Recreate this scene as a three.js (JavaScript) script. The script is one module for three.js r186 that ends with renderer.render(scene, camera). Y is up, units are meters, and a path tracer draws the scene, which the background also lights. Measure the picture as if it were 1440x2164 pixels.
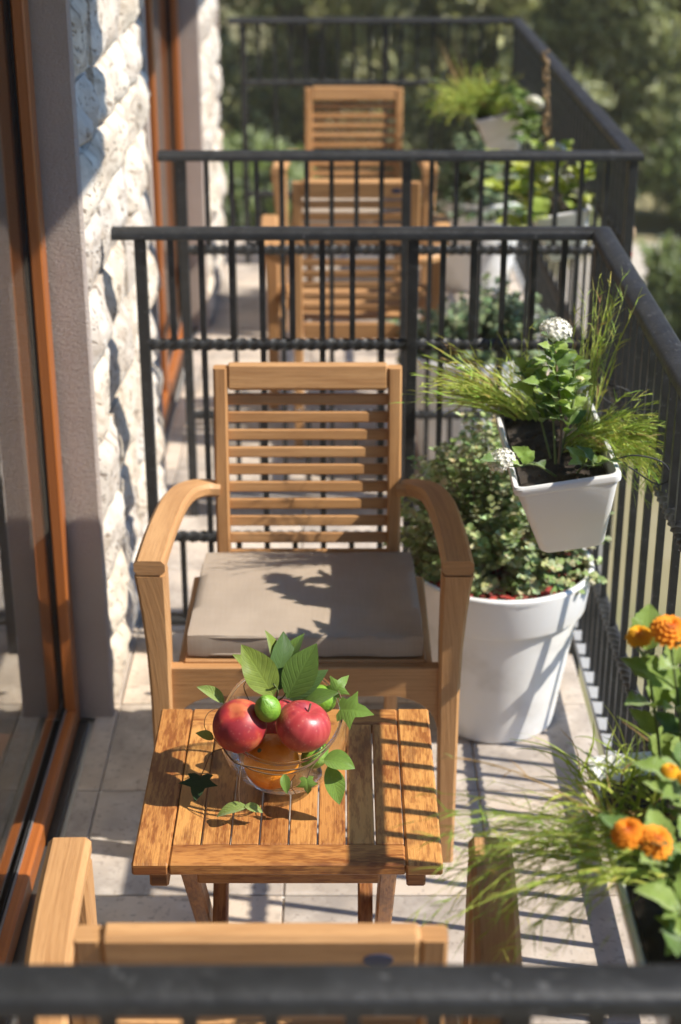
import * as THREE from 'three';
import { Sky } from 'three/addons/objects/Sky.js';
import { mergeGeometries, mergeVertices } from 'three/addons/utils/BufferGeometryUtils.js';
import { RoundedBoxGeometry } from 'three/addons/geometries/RoundedBoxGeometry.js';

// ------------------------------------------------------------------ camera, sky, sun, exposure
const scene = new THREE.Scene();
const renderer = new THREE.WebGLRenderer({ antialias: true });
renderer.toneMapping = THREE.LinearToneMapping;
renderer.toneMappingExposure = 1.6;
renderer.shadowMap.enabled = true;
const camera = new THREE.PerspectiveCamera(34.5, 681 / 1024, 0.05, 400);
camera.position.set(0, 1.87, 0);
camera.rotation.set(-23.7 * Math.PI / 180, 0, 0);
camera.focus = 2.42;
camera.userData.fStop = 3.6;
const TO_SUN = new THREE.Vector3(0.925, 1, 0.2).normalize();
const sky = new Sky();
sky.name = 'sky';
sky.userData.kind = 'structure';
sky.scale.setScalar(1000);
sky.material.uniforms.sunPosition.value.copy(TO_SUN);
sky.material.uniforms.turbidity.value = 8;
sky.material.uniforms.rayleigh.value = 0.55;
sky.material.uniforms.mieCoefficient.value = 0.004;
scene.add(sky);
scene.environmentIntensity = 0.125;
const sun = new THREE.DirectionalLight(new THREE.Color(1, 0.92, 0.79), 4.8);
sun.name = 'sun';
sun.position.copy(TO_SUN).multiplyScalar(30);
sun.castShadow = true;
sun.shadow.mapSize.set(4096, 4096);
Object.assign(sun.shadow.camera, { left: -9, right: 9, top: 9, bottom: -9, near: 1, far: 80 });
sun.shadow.radius = 1;
scene.add(sun, sun.target);

// ------------------------------------------------------------------ helpers
const V = (x, y, z) => new THREE.Vector3(x, y, z);
function rng(seed) {
  let s = seed >>> 0;
  return () => { s = (s + 0x6d2b79f5) | 0; let t = Math.imul(s ^ (s >>> 15), 1 | s); t = (t + Math.imul(t ^ (t >>> 7), 61 | t)) ^ t; return ((t ^ (t >>> 14)) >>> 0) / 4294967296; };
}
const R = rng(7);
const rr = (a, b, r = R) => a + (b - a) * r();
const clamp = (x, a, b) => Math.min(b, Math.max(a, x));
const lerp = (a, b, t) => a + (b - a) * t;
const sstep = (a, b, x) => { const t = clamp((x - a) / (b - a), 0, 1); return t * t * (3 - 2 * t); };
function hash3(x, y, z) { let h = Math.imul(x, 374761393) ^ Math.imul(y, 668265263) ^ Math.imul(z, 2147483647 - 61); h = Math.imul(h ^ (h >>> 13), 1274126177); return ((h ^ (h >>> 16)) >>> 0) / 4294967296; }
function noise3(x, y, z, px = 0, py = 0) {
  const ix = Math.floor(x), iy = Math.floor(y), iz = Math.floor(z), fx = x - ix, fy = y - iy, fz = z - iz;
  const wx = (i) => px ? ((i % px) + px) % px : i, wy = (i) => py ? ((i % py) + py) % py : i;
  const u = fx * fx * (3 - 2 * fx), v = fy * fy * (3 - 2 * fy), w = fz * fz * (3 - 2 * fz);
  const c = (a, b, d) => hash3(wx(ix + a), wy(iy + b), iz + d);
  return lerp(lerp(lerp(c(0, 0, 0), c(1, 0, 0), u), lerp(c(0, 1, 0), c(1, 1, 0), u), v), lerp(lerp(c(0, 0, 1), c(1, 0, 1), u), lerp(c(0, 1, 1), c(1, 1, 1), u), v), w);
}
function fbm(x, y, z, oct = 4, px = 0, py = 0) { let s = 0, a = 0.5, n = 0; for (let i = 0; i < oct; i++) { s += a * noise3(x, y, z + i * 17, px, py); n += a; x *= 2; y *= 2; z *= 2; px *= 2; py *= 2; a *= 0.5; } return s / n; }
const enc = (c) => Math.round(255 * clamp(c <= 0.0031308 ? 12.92 * c : 1.055 * Math.pow(c, 1 / 2.4) - 0.055, 0, 1));
function tex(w, h, f, srgb = true) {
  const data = new Uint8Array(w * h * 4);
  for (let y = 0; y < h; y++) for (let x = 0; x < w; x++) {
    const v = f(x / w, y / h), o = (y * w + x) * 4;
    if (srgb) { data[o] = enc(v[0]); data[o + 1] = enc(v[1]); data[o + 2] = enc(v[2]); } else { const g = Math.round(255 * clamp(v, 0, 1)); data[o] = data[o + 1] = data[o + 2] = g; }
    data[o + 3] = 255;
  }
  const t = new THREE.DataTexture(data, w, h);
  t.wrapS = t.wrapT = THREE.RepeatWrapping; t.magFilter = THREE.LinearFilter; t.minFilter = THREE.LinearMipmapLinearFilter; t.generateMipmaps = true;
  if (srgb) t.colorSpace = THREE.SRGBColorSpace;
  t.needsUpdate = true;
  return t;
}
const mix3 = (a, b, t) => [lerp(a[0], b[0], t), lerp(a[1], b[1], t), lerp(a[2], b[2], t)];
const lin = (r, g, b) => new THREE.Color().setRGB(r, g, b);
const std = (o) => new THREE.MeshStandardMaterial(o);
const phy = (o) => new THREE.MeshPhysicalMaterial(o);

const taken = new Map();
function uniq(name) { const n = taken.get(name) ?? 0; taken.set(name, n + 1); return n ? `${name}_${String(n).padStart(3, '0')}` : name; }
function shade(o) { o.castShadow = true; o.receiveShadow = true; return o; }
function tag(o, label, category, group, kind) { o.userData.label = label; o.userData.category = category; if (group) o.userData.group = group; if (kind) o.userData.kind = kind; return o; }
function thing(name, label, category, pos = [0, 0, 0], turn = 0, group) {
  const g = new THREE.Group(); g.name = uniq(name); g.position.set(...pos); g.rotation.y = turn; tag(g, label, category, group); scene.add(g); return g;
}
function part(parent, name, geo, mat, pos, quat) {
  const m = shade(new THREE.Mesh(geo, mat)); m.name = name;
  if (pos) Array.isArray(pos) ? m.position.set(...pos) : m.position.copy(pos);
  if (quat) m.quaternion.copy(quat);
  parent.add(m); return m;
}
function solo(name, geo, mat, label, category, pos, group) { const m = part(scene, uniq(name), geo, mat, pos); return tag(m, label, category, group); }
function struct(name, geo, mat, pos) { const m = part(scene, uniq(name), geo, mat, pos); m.userData.kind = 'structure'; return m; }
function structGroup(name) { const g = new THREE.Group(); g.name = uniq(name); g.userData.kind = 'structure'; scene.add(g); return g; }

// uv in metres from position, grain along an axis
function gridUV(g, axis = 'x', ou = 0, ov = 0, scale = 1) {
  if (!g.attributes.normal) g.computeVertexNormals();
  const p = g.attributes.position, n = g.attributes.normal, uv = new Float32Array(p.count * 2), A = { x: 0, y: 1, z: 2 }[axis];
  const others = [0, 1, 2].filter((i) => i !== A);
  for (let i = 0; i < p.count; i++) {
    const P = [p.getX(i), p.getY(i), p.getZ(i)], N = [Math.abs(n.getX(i)), Math.abs(n.getY(i)), Math.abs(n.getZ(i))];
    const u = N[A] > 0.9 ? P[others[0]] * 0.3 : P[A], v = N[A] > 0.9 ? P[others[1]] : (N[others[0]] > N[others[1]] ? P[others[1]] : P[others[0]]);
    uv[2 * i] = (u + ou) * scale; uv[2 * i + 1] = (v + ov) * scale;
  }
  g.setAttribute('uv', new THREE.BufferAttribute(uv, 2));
  return g;
}
// box with chamfered edges, flat shaded, centred
function board(w, h, l, b = 0.0025, axis) {
  const X = w / 2, Y = h / 2, Z = l / 2, pos = [];
  const q = (a, c, d, e) => pos.push(...a, ...c, ...d, ...a, ...d, ...e), t3 = (a, c, d) => pos.push(...a, ...c, ...d);
  const out = (pts, nrm) => { // orient
    const a = V(...pts[0]), e1 = V(...pts[1]).sub(a), e2 = V(...pts[2]).sub(a);
    if (e1.cross(e2).dot(nrm) < 0) pts.reverse();
    pts.length === 4 ? q(...pts) : t3(...pts);
  };
  const S = [-1, 1];
  for (const s of S) {
    out([[s * X, -Y + b, -Z + b], [s * X, Y - b, -Z + b], [s * X, Y - b, Z - b], [s * X, -Y + b, Z - b]], V(s, 0, 0));
    out([[-X + b, s * Y, -Z + b], [X - b, s * Y, -Z + b], [X - b, s * Y, Z - b], [-X + b, s * Y, Z - b]], V(0, s, 0));
    out([[-X + b, -Y + b, s * Z], [X - b, -Y + b, s * Z], [X - b, Y - b, s * Z], [-X + b, Y - b, s * Z]], V(0, 0, s));
    for (const t of S) {
      out([[s * X, t * (Y - b), -Z + b], [s * X, t * (Y - b), Z - b], [s * (X - b), t * Y, Z - b], [s * (X - b), t * Y, -Z + b]], V(s, t, 0));
      out([[s * X, -Y + b, t * (Z - b)], [s * X, Y - b, t * (Z - b)], [s * (X - b), Y - b, t * Z], [s * (X - b), -Y + b, t * Z]], V(s, 0, t));
      out([[-X + b, s * Y, t * (Z - b)], [X - b, s * Y, t * (Z - b)], [X - b, s * (Y - b), t * Z], [-X + b, s * (Y - b), t * Z]], V(0, s, t));
      for (const u of S) out([[s * X, t * (Y - b), u * (Z - b)], [s * (X - b), t * Y, u * (Z - b)], [s * (X - b), t * (Y - b), u * Z]], V(s, t, u));
    }
  }
  const g = new THREE.BufferGeometry();
  g.setAttribute('position', new THREE.Float32BufferAttribute(pos, 3));
  g.computeVertexNormals();
  axis = axis || (w >= h && w >= l ? 'x' : h >= l ? 'y' : 'z');
  return gridUV(g, axis, rr(0, 5), rr(0, 5));
}
const moved = (g, x, y, z) => g.translate(x, y, z);
// loft of rectangular sections: list of {p, x, y, w, h}: centre, two unit axes, half sizes; uv along the length
function loft(secs, bevel = 0.004) {
  const pos = [], uv = [], idx = [], K = 8; let len = 0; const ou = rr(0, 4), ov = rr(0, 4);
  secs.forEach((s, i) => {
    if (i) len += s.p.distanceTo(secs[i - 1].p);
    const b = Math.min(bevel, s.w * 0.6, s.h * 0.6), c = [[s.w, s.h - b], [s.w - b, s.h], [-s.w + b, s.h], [-s.w, s.h - b], [-s.w, -s.h + b], [-s.w + b, -s.h], [s.w - b, -s.h], [s.w, -s.h + b]];
    let per = 0, prev = null;
    for (let k = 0; k <= K; k++) {
      const e = c[k % K]; if (prev) per += Math.hypot(e[0] - prev[0], e[1] - prev[1]); prev = e;
      const P = s.p.clone().addScaledVector(s.x, e[0]).addScaledVector(s.y, e[1]);
      pos.push(P.x, P.y, P.z); uv.push(len + ou, per + ov);
    }
  });
  const N = K + 1;
  for (let i = 0; i < secs.length - 1; i++) for (let k = 0; k < K; k++) { const a = i * N + k, b = a + 1, c = a + N, d = c + 1; idx.push(a, b, c, b, d, c); }
  for (const [i, flip] of [[0, 0], [secs.length - 1, 1]]) {
    const base = pos.length / 3;
    for (let k = 0; k < K; k++) { const o = (i * N + k) * 3; pos.push(pos[o], pos[o + 1], pos[o + 2]); uv.push(pos[o] + ou, pos[o + 1] + pos[o + 2]); }
    for (let k = 1; k < K - 1; k++) flip ? idx.push(base, base + k, base + k + 1) : idx.push(base, base + k + 1, base + k);
  }
  let g = new THREE.BufferGeometry();
  g.setAttribute('position', new THREE.Float32BufferAttribute(pos, 3)); g.setAttribute('uv', new THREE.Float32BufferAttribute(uv, 2)); g.setIndex(idx);
  g = g.toNonIndexed(); g.computeVertexNormals();
  // smooth lengthwise: average normals of coincident vertices whose normals are close
  return creased(g, 0.7);
}
function creased(g, maxAngle) {
  const p = g.attributes.position, n = g.attributes.normal, map = new Map(), key = (i) => `${Math.round(p.getX(i) * 2e4)},${Math.round(p.getY(i) * 2e4)},${Math.round(p.getZ(i) * 2e4)}`;
  for (let i = 0; i < p.count; i++) { const k = key(i); if (!map.has(k)) map.set(k, []); map.get(k).push(i); }
  const out = new Float32Array(p.count * 3), c = Math.cos(maxAngle), a = V(), b = V(), s = V();
  for (const L of map.values()) for (const i of L) { a.fromBufferAttribute(n, i); s.set(0, 0, 0); for (const j of L) { b.fromBufferAttribute(n, j); if (a.dot(b) > c) s.add(b); } s.normalize(); out[3 * i] = s.x; out[3 * i + 1] = s.y; out[3 * i + 2] = s.z; }
  g.setAttribute('normal', new THREE.BufferAttribute(out, 3)); return g;
}
const merge = (list) => mergeGeometries(list.map((g) => { const q = g.index ? g.toNonIndexed() : g; for (const k of Object.keys(q.attributes)) if (!['position', 'normal', 'uv', 'color'].includes(k)) q.deleteAttribute(k); return q; }), false);
function frame(dir, hint) { // quaternion whose y is dir and z is near hint
  const y = dir.clone().normalize(), x = y.clone().cross(hint).normalize(); if (x.lengthSq() < 0.01) x.set(1, 0, 0);
  return new THREE.Quaternion().setFromRotationMatrix(new THREE.Matrix4().makeBasis(x, y, x.clone().cross(y)));
}

// ------------------------------------------------------------------ textures and materials
const woodMap = tex(1024, 512, (u, v) => { // 0.8 m along the grain, 0.2 m across
  const warp = fbm(u * 3, v * 2, 1, 3, 3, 2) * 0.5, s = fbm(u * 6, v * 64 + warp * 9, 2, 4, 6, 0), f = fbm(u * 46, v * 220, 5, 2, 46, 220), b = fbm(u * 5, v * 6, 9, 4, 5, 6);
  const t = sstep(0.25, 0.8, s) * 0.36 + f * 0.3 + (b - 0.5) * 0.8;
  let c = mix3([0.53, 0.3, 0.135], [0.33, 0.16, 0.062], clamp(t + 0.05, 0, 1));
  if (f > 0.7) c = mix3(c, [0.24, 0.11, 0.04], (f - 0.7) * 1.6);
  return c;
});
woodMap.repeat.set(1.25, 5);
const woodBump = tex(512, 512, (u, v) => fbm(u * 12, v * 180, 3, 3, 12, 180) * 0.7 + fbm(u * 4, v * 30, 8, 3, 4, 30) * 0.3, false);
woodBump.repeat.set(1.25, 5);
const teak = (r, g, b, rough = 0.55) => std({ color: lin(r, g, b), map: woodMap, bumpMap: woodBump, bumpScale: 0.0006, roughness: rough });
const chairWood = [teak(1.0, 0.98, 0.92), teak(0.92, 0.87, 0.78), teak(1.04, 1.04, 1.02)];
// the table's varnish is worn: darker mottled grain
const tableMap = tex(1024, 1024, (u, v) => {
  const warp = fbm(u * 4, v * 3, 21, 3, 4, 3), s = fbm(u * 9 + warp, v * 90 + warp * 6, 22, 4, 9, 0), m = fbm(u * 40, v * 90, 23, 3, 40, 90), big = fbm(u * 5, v * 8, 27, 5, 5, 8), f = fbm(u * 90, v * 380, 25, 2, 90, 380);
  const t = sstep(0.3, 0.72, s) * 0.26 + sstep(0.4, 0.7, m) * 0.5 + (big - 0.5) * 1.6 + (f - 0.5) * 0.6;
  let c = mix3([0.56, 0.27, 0.078], [0.25, 0.084, 0.02], clamp(t + 0.1, 0, 1));
  const st = fbm(u * 9, v * 14, 31, 4, 9, 14);
  if (st > 0.66) c = mix3(c, [0.12, 0.04, 0.014], clamp((st - 0.66) * 4, 0, 0.6));
  return c;
});
tableMap.repeat.set(1.4, 2.8);
const tableWood = [[0.92, 0.88, 0.84], [0.7, 0.6, 0.54], [1.02, 1.02, 1.0], [0.82, 0.74, 0.68]].map(([r, g, b]) => phy({ color: lin(r, g, b), map: tableMap, bumpMap: woodBump, bumpScale: 0.0007, roughness: 0.5, clearcoat: 0.12, clearcoatRoughness: 0.4 }));
const frameMap = tex(512, 256, (u, v) => { const s = fbm(u * 3, v * 50, 41, 4, 3, 50), b = fbm(u * 3, v * 4, 42, 3, 3, 4); return mix3([0.4, 0.125, 0.022], [0.23, 0.06, 0.012], clamp(s * 0.9 + (b - 0.5) * 0.5, 0, 1)); });
frameMap.repeat.set(1.2, 5);
const doorWood = phy({ map: frameMap, roughness: 0.42, clearcoat: 0.35, clearcoatRoughness: 0.22 });
const gasket = std({ color: lin(0.012, 0.012, 0.013), roughness: 0.6 });
const sillMat = std({ color: lin(0.05, 0.045, 0.04), roughness: 0.35 });
const alum = std({ color: lin(0.35, 0.35, 0.36), roughness: 0.4, metalness: 0.8 });
const metalMap = tex(512, 512, (u, v) => { const n = fbm(u * 20, v * 20, 51, 4, 20, 20), d = fbm(u * 60, v * 60, 52, 3, 60, 60); let c = mix3([0.011, 0.0115, 0.012], [0.027, 0.028, 0.03], n); if (d > 0.74) c = mix3(c, [0.16, 0.16, 0.16], (d - 0.74) * 3); return c; });
metalMap.repeat.set(2, 2);
const metalRough = tex(256, 256, (u, v) => 0.36 + 0.26 * fbm(u * 10, v * 10, 55, 4, 10, 10), false);
metalRough.repeat.set(3, 3);
const metalBump = tex(256, 256, (u, v) => fbm(u * 24, v * 24, 57, 3, 24, 24), false); metalBump.repeat.set(6, 6);
const black = std({ map: metalMap, roughnessMap: metalRough, roughness: 1, bumpMap: metalBump, bumpScale: 0.0006, metalness: 0 });
const railPale = std({ color: lin(0.36, 0.365, 0.37), bumpMap: metalBump, bumpScale: 0.0006, roughness: 0.6 });
const tileMap = tex(1024, 1024, (u, v) => {
  const a = fbm(u * 5, v * 5, 61, 5, 5, 5), b = fbm(u * 18, v * 18, 62, 4, 18, 18), f = fbm(u * 90, v * 90, 63, 2, 90, 90);
  let c = mix3([0.54, 0.455, 0.375], [0.3, 0.26, 0.225], clamp((a - 0.3) * 2.2, 0, 1)); c = mix3(c, [0.62, 0.55, 0.48], clamp((b - 0.5) * 1.6, 0, 0.6)); if (f > 0.62) c = mix3(c, [0.24, 0.2, 0.17], (f - 0.62) * 2.2);
  return c;
});
tileMap.repeat.set(1.25, 1.25);
const tileBump = tex(512, 512, (u, v) => fbm(u * 16, v * 16, 65, 5, 16, 16), false); tileBump.repeat.set(1.6, 1.6);
const tileMats = [[1, 1, 1], [0.92, 0.93, 0.95], [1.05, 1.03, 1]].map(([r, g, b]) => std({ color: lin(r, g, b), map: tileMap, bumpMap: tileBump, bumpScale: 0.0014, roughness: 0.62 }));
const grout = std({ color: lin(0.62, 0.59, 0.55), roughness: 0.95, bumpMap: tileBump, bumpScale: 0.001 });
const concrete = std({ color: lin(0.5, 0.48, 0.45), roughness: 0.9, bumpMap: tileBump, bumpScale: 0.002 });
const plasterBump = tex(1024, 1024, (u, v) => { const w = fbm(u * 12, v * 12, 71, 3, 12, 12) * 3; return 0.6 * fbm(u * 70 + w, v * 46 + w, 72, 4, 0, 0) + 0.4 * fbm(u * 160, v * 160, 73, 2, 160, 160); }, false);
plasterBump.repeat.set(5.5, 5.5);
const plasterMap = tex(512, 512, (u, v) => mix3([0.35, 0.288, 0.25], [0.44, 0.37, 0.325], fbm(u * 8, v * 8, 75, 5, 8, 8)));
const plaster = std({ map: plasterMap, bumpMap: plasterBump, bumpScale: 0.003, roughness: 0.95 });
const stoneMap = tex(1024, 1024, (u, v) => {
  const a = fbm(u * 6, v * 6, 81, 5, 6, 6), st = fbm(u * 10, v * 26, 82, 4, 10, 26), p = fbm(u * 34, v * 52, 83, 3, 34, 52);
  let c = mix3([0.66, 0.61, 0.53], [0.5, 0.43, 0.35], clamp((a - 0.35) * 2.2, 0, 1)); c = mix3(c, [0.36, 0.29, 0.22], clamp((st - 0.52) * 2.8, 0, 0.65)); if (p > 0.67) c = mix3(c, [0.2, 0.15, 0.11], clamp((p - 0.67) * 8, 0, 0.85));
  return c;
});
stoneMap.repeat.set(2.2, 2.2);
const stoneBump = tex(1024, 1024, (u, v) => { const p = fbm(u * 34, v * 52, 83, 3, 34, 52); return 0.55 * fbm(u * 22, v * 22, 85, 5, 22, 22) + 0.45 * (1 - sstep(0.63, 0.74, p)); }, false);
stoneBump.repeat.set(2.2, 2.2);
const stoneMats = [[1, 1, 1], [0.93, 0.93, 0.95], [1.03, 1, 0.96]].map(([r, g, b]) => std({ color: lin(r, g, b), map: stoneMap, bumpMap: stoneBump, bumpScale: 0.005, roughness: 0.9 }));
const mortar = std({ color: lin(0.7, 0.67, 0.62), roughness: 0.95, bumpMap: tileBump, bumpScale: 0.003 });
const fabricMap = tex(512, 512, (u, v) => { const a = Math.sin(u * 512 * Math.PI / 2) * 0.5 + 0.5, b = Math.sin(v * 512 * Math.PI / 2) * 0.5 + 0.5, s = fbm(u * 256, v * 6, 91, 2, 256, 6), t = fbm(u * 6, v * 256, 92, 2, 6, 256), m = fbm(u * 5, v * 5, 93, 4, 5, 5); return mix3([0.4, 0.325, 0.255], [0.29, 0.233, 0.18], clamp(a * b * 0.25 + s * 0.35 + t * 0.35 + (m - 0.5) * 0.5, 0, 1)); });
fabricMap.repeat.set(4, 4);
const fabricBump = tex(256, 256, (u, v) => (Math.sin(u * 128 * Math.PI) * 0.5 + 0.5) * (Math.sin(v * 128 * Math.PI) * 0.5 + 0.5), false); fabricBump.repeat.set(6, 6);
const fabric = phy({ map: fabricMap, bumpMap: fabricBump, bumpScale: 0.0005, roughness: 0.95, sheen: 0.25, sheenColor: lin(0.5, 0.45, 0.4), sheenRoughness: 0.6 });
const scuff = tex(256, 256, (u, v) => mix3([0.8, 0.8, 0.79], [0.68, 0.67, 0.65], sstep(0.5, 0.75, fbm(u * 6, v * 6, 95, 5, 6, 6)))); 
const whitePlastic = phy({ map: scuff, roughness: 0.42, clearcoat: 0.15, clearcoatRoughness: 0.3 });
const soilMat = std({ map: tex(256, 256, (u, v) => mix3([0.012, 0.009, 0.007], [0.05, 0.036, 0.026], fbm(u * 30, v * 30, 97, 3, 30, 30))), roughness: 1 });
const soilBits = std({ color: lin(0.06, 0.042, 0.03), roughness: 1 });
const mulchMats = [[0.42, 0.05, 0.03], [0.28, 0.03, 0.022], [0.16, 0.022, 0.016]].map((c) => std({ color: lin(...c), roughness: 0.8 }));
const veins = tex(128, 256, (u, v) => { const s = Math.abs(u - 0.5) * 2, k = Math.abs(((v * 9 - s * 2.6) % 1 + 1) % 1 - 0.5) * 2, vein = Math.max(sstep(0.84, 0.97, k) * 0.55, 1 - sstep(0.0, 0.07, s)); const m = 0.78 + 0.3 * fbm(u * 10, v * 16, 101, 4); return mix3([m, m, m * 0.96], [0.98, 0.98, 0.86], vein * 0.45); });
const veinBump = tex(128, 256, (u, v) => { const s = Math.abs(u - 0.5) * 2, k = Math.abs(((v * 9 - s * 2.6) % 1 + 1) % 1 - 0.5) * 2; return 1 - Math.max(sstep(0.6, 0.98, k) * 0.8, 1 - sstep(0, 0.12, s)); }, false);
const leafMat = (r, g, b, tr = 0.35, coat = 0.3) => phy({ color: lin(r, g, b), map: veins, bumpMap: veinBump, bumpScale: 0.0003, roughness: 0.92, transmission: tr, thickness: 0, clearcoat: coat, clearcoatRoughness: 0.38, side: THREE.DoubleSide });
const plainLeaf = (r, g, b, tr = 0.35) => phy({ color: lin(r, g, b), roughness: 0.95, transmission: tr, thickness: 0, clearcoat: 0.12, clearcoatRoughness: 0.5, side: THREE.DoubleSide });
const lantanaLeaf = [leafMat(0.2, 0.33, 0.03, 0.4, 0.12), leafMat(0.29, 0.42, 0.05, 0.42, 0.1), leafMat(0.1, 0.19, 0.02, 0.35, 0.15)];
const marigoldLeaf = [leafMat(0.2, 0.31, 0.035, 0.4, 0.12), leafMat(0.26, 0.37, 0.06, 0.4, 0.12), leafMat(0.1, 0.19, 0.025, 0.3, 0.15)];
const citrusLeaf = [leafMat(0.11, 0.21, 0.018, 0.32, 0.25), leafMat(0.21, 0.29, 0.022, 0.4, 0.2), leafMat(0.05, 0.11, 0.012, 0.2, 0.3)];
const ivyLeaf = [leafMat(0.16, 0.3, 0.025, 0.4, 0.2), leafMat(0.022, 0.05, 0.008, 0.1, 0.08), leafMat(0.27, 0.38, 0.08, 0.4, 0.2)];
const grassMat = plainLeaf(1, 1, 1, 0.3); grassMat.vertexColors = true;
const stemMat = std({ color: lin(0.12, 0.16, 0.05), roughness: 0.8 });
const woodyStem = std({ color: lin(0.17, 0.12, 0.075), roughness: 0.9 });
const vineStem = std({ color: lin(0.14, 0.08, 0.04), roughness: 0.8 });
const petalWhite = plainLeaf(0.8, 0.78, 0.68, 0.2), petalCream = plainLeaf(0.75, 0.7, 0.4, 0.2);
const petalOrange = plainLeaf(0.92, 0.34, 0.002, 0.3), petalYellow = plainLeaf(0.92, 0.5, 0.004, 0.3);
const bark = std({ map: tex(256, 256, (u, v) => mix3([0.1, 0.075, 0.05], [0.2, 0.16, 0.12], fbm(u * 24, v * 5, 111, 4, 24, 5))), roughness: 1 });
const glassThin = phy({ color: lin(0.97, 0.985, 0.98), roughness: 0.0, transmission: 1, thickness: 0, ior: 1.5 });
const doorGlass = phy({ color: lin(0.86, 0.89, 0.88), roughness: 0.0, transmission: 1, thickness: 0, ior: 1.55, specularIntensity: 1 });

// ------------------------------------------------------------------ ground below the balcony
{
  const map = tex(1024, 1024, (u, v) => { const a = fbm(u * 7, v * 7, 121, 5, 7, 7), b = fbm(u * 40, v * 40, 122, 4, 40, 40); let c = mix3([0.13, 0.15, 0.055], [0.24, 0.21, 0.115], sstep(0.38, 0.62, a)); return mix3(c, [0.3, 0.265, 0.18], clamp((b - 0.5) * 1.6, 0, 0.7)); });
  map.repeat.set(26, 26);
  const g = new THREE.PlaneGeometry(700, 700, 1, 1).rotateX(-Math.PI / 2);
  struct('ground', g, std({ map, roughness: 1 }), [0, -3.2, 0]);
  const pm = tex(512, 512, (u, v) => mix3([0.42, 0.37, 0.31], [0.56, 0.51, 0.44], fbm(u * 30, v * 30, 125, 4, 30, 30))); pm.repeat.set(0.4, 0.4);
  const s = new THREE.Shape(); s.moveTo(2.0, 15); s.bezierCurveTo(3.5, 16.2, 5.5, 15.8, 9, 15); s.lineTo(30, 13); s.lineTo(30, 18); s.bezierCurveTo(12, 19.2, 6, 20.2, 3.4, 19.6); s.bezierCurveTo(2.4, 18.6, 1.8, 17, 2.0, 15);
  struct('gravel_path', new THREE.ShapeGeometry(s, 16).rotateX(-Math.PI / 2), std({ map: pm, roughness: 1 }), [0, -3.192, 0]);
}

// ------------------------------------------------------------------ balcony floor: slab, tiles
{
  const fl = structGroup('balcony_floor');
  part(fl, 'slab', board(1.2, 0.2, 4.2, 0.004), concrete, [-0.0575, -0.115, -1.5]);
  part(fl, 'slab', board(1.2, 0.2, 0.62, 0.004), concrete, [-0.0575, -0.115, -3.912]);
  part(fl, 'slab', board(1.42, 0.2, 2.9, 0.004), concrete, [0.05, -0.115, -5.674]);
  part(fl, 'grout_bed', board(1.085, 0.008, 4.8, 0.001), grout, [0.002, -0.0105, -1.8]);
  part(fl, 'grout_bed', board(1.274, 0.008, 2.9, 0.001), grout, [0.097, -0.0105, -5.674]);
  const colsA = [[-0.538, -0.492], [-0.488, -0.107], [-0.103, 0.278], [0.282, 0.546]], colsB = [[-0.538, -0.492], [-0.488, -0.107], [-0.103, 0.278], [0.282, 0.735]];
  const geos = new Map();
  for (let row = -2; row < 21; row++) {
    const d1 = 2.5 + (row - 6) * 0.347, d0 = d1 - 0.343, z = -(d0 + d1) / 2;
    const cols = d0 > 4.15 ? colsB : colsA;
    cols.forEach(([a, b], ci) => {
      const v = Math.floor(R() * 4), k = `${ci},${b},${v}`;
      if (!geos.has(k)) geos.set(k, board(b - a, 0.01, 0.343, 0.0015, 'z'));
      const t = part(fl, 'tile', geos.get(k), tileMats[Math.floor(R() * 3)], [(a + b) / 2, -0.005 + rr(-0.0006, 0.0006), z]);
      t.rotation.z = rr(-0.001, 0.001);
    });
  }
}

// ------------------------------------------------------------------ building: upper wall, slabs above, rooms
{
  struct('building_wall', gridUV(board(0.4, 3.4, 9.2, 0.003), 'y', 0, 0), plaster, [-0.72, 4.02, -2.75]);           // above the door heads
  struct('upper_balcony', board(1.5, 0.18, 3.0, 0.004), concrete, [0.2, 2.8, -1.7]);
  struct('upper_balcony', board(1.5, 0.18, 2.3, 0.004), concrete, [0.2, 2.8, -5.1]);
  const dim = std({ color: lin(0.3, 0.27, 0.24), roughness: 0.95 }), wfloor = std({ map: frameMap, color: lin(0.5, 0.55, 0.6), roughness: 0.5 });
  const room = structGroup('room_shell');
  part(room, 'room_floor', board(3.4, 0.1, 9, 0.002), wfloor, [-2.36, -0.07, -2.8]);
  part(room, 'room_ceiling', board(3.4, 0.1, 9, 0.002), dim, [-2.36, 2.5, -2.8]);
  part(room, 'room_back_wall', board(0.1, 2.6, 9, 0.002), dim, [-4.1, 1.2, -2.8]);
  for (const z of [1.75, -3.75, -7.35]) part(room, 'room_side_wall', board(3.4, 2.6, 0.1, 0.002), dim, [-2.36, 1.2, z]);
  struct('near_wall', gridUV(board(0.3, 2.5, 1.6, 0.003), 'y'), plaster, [-0.72, 1.1, 0.45]);
}
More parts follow.
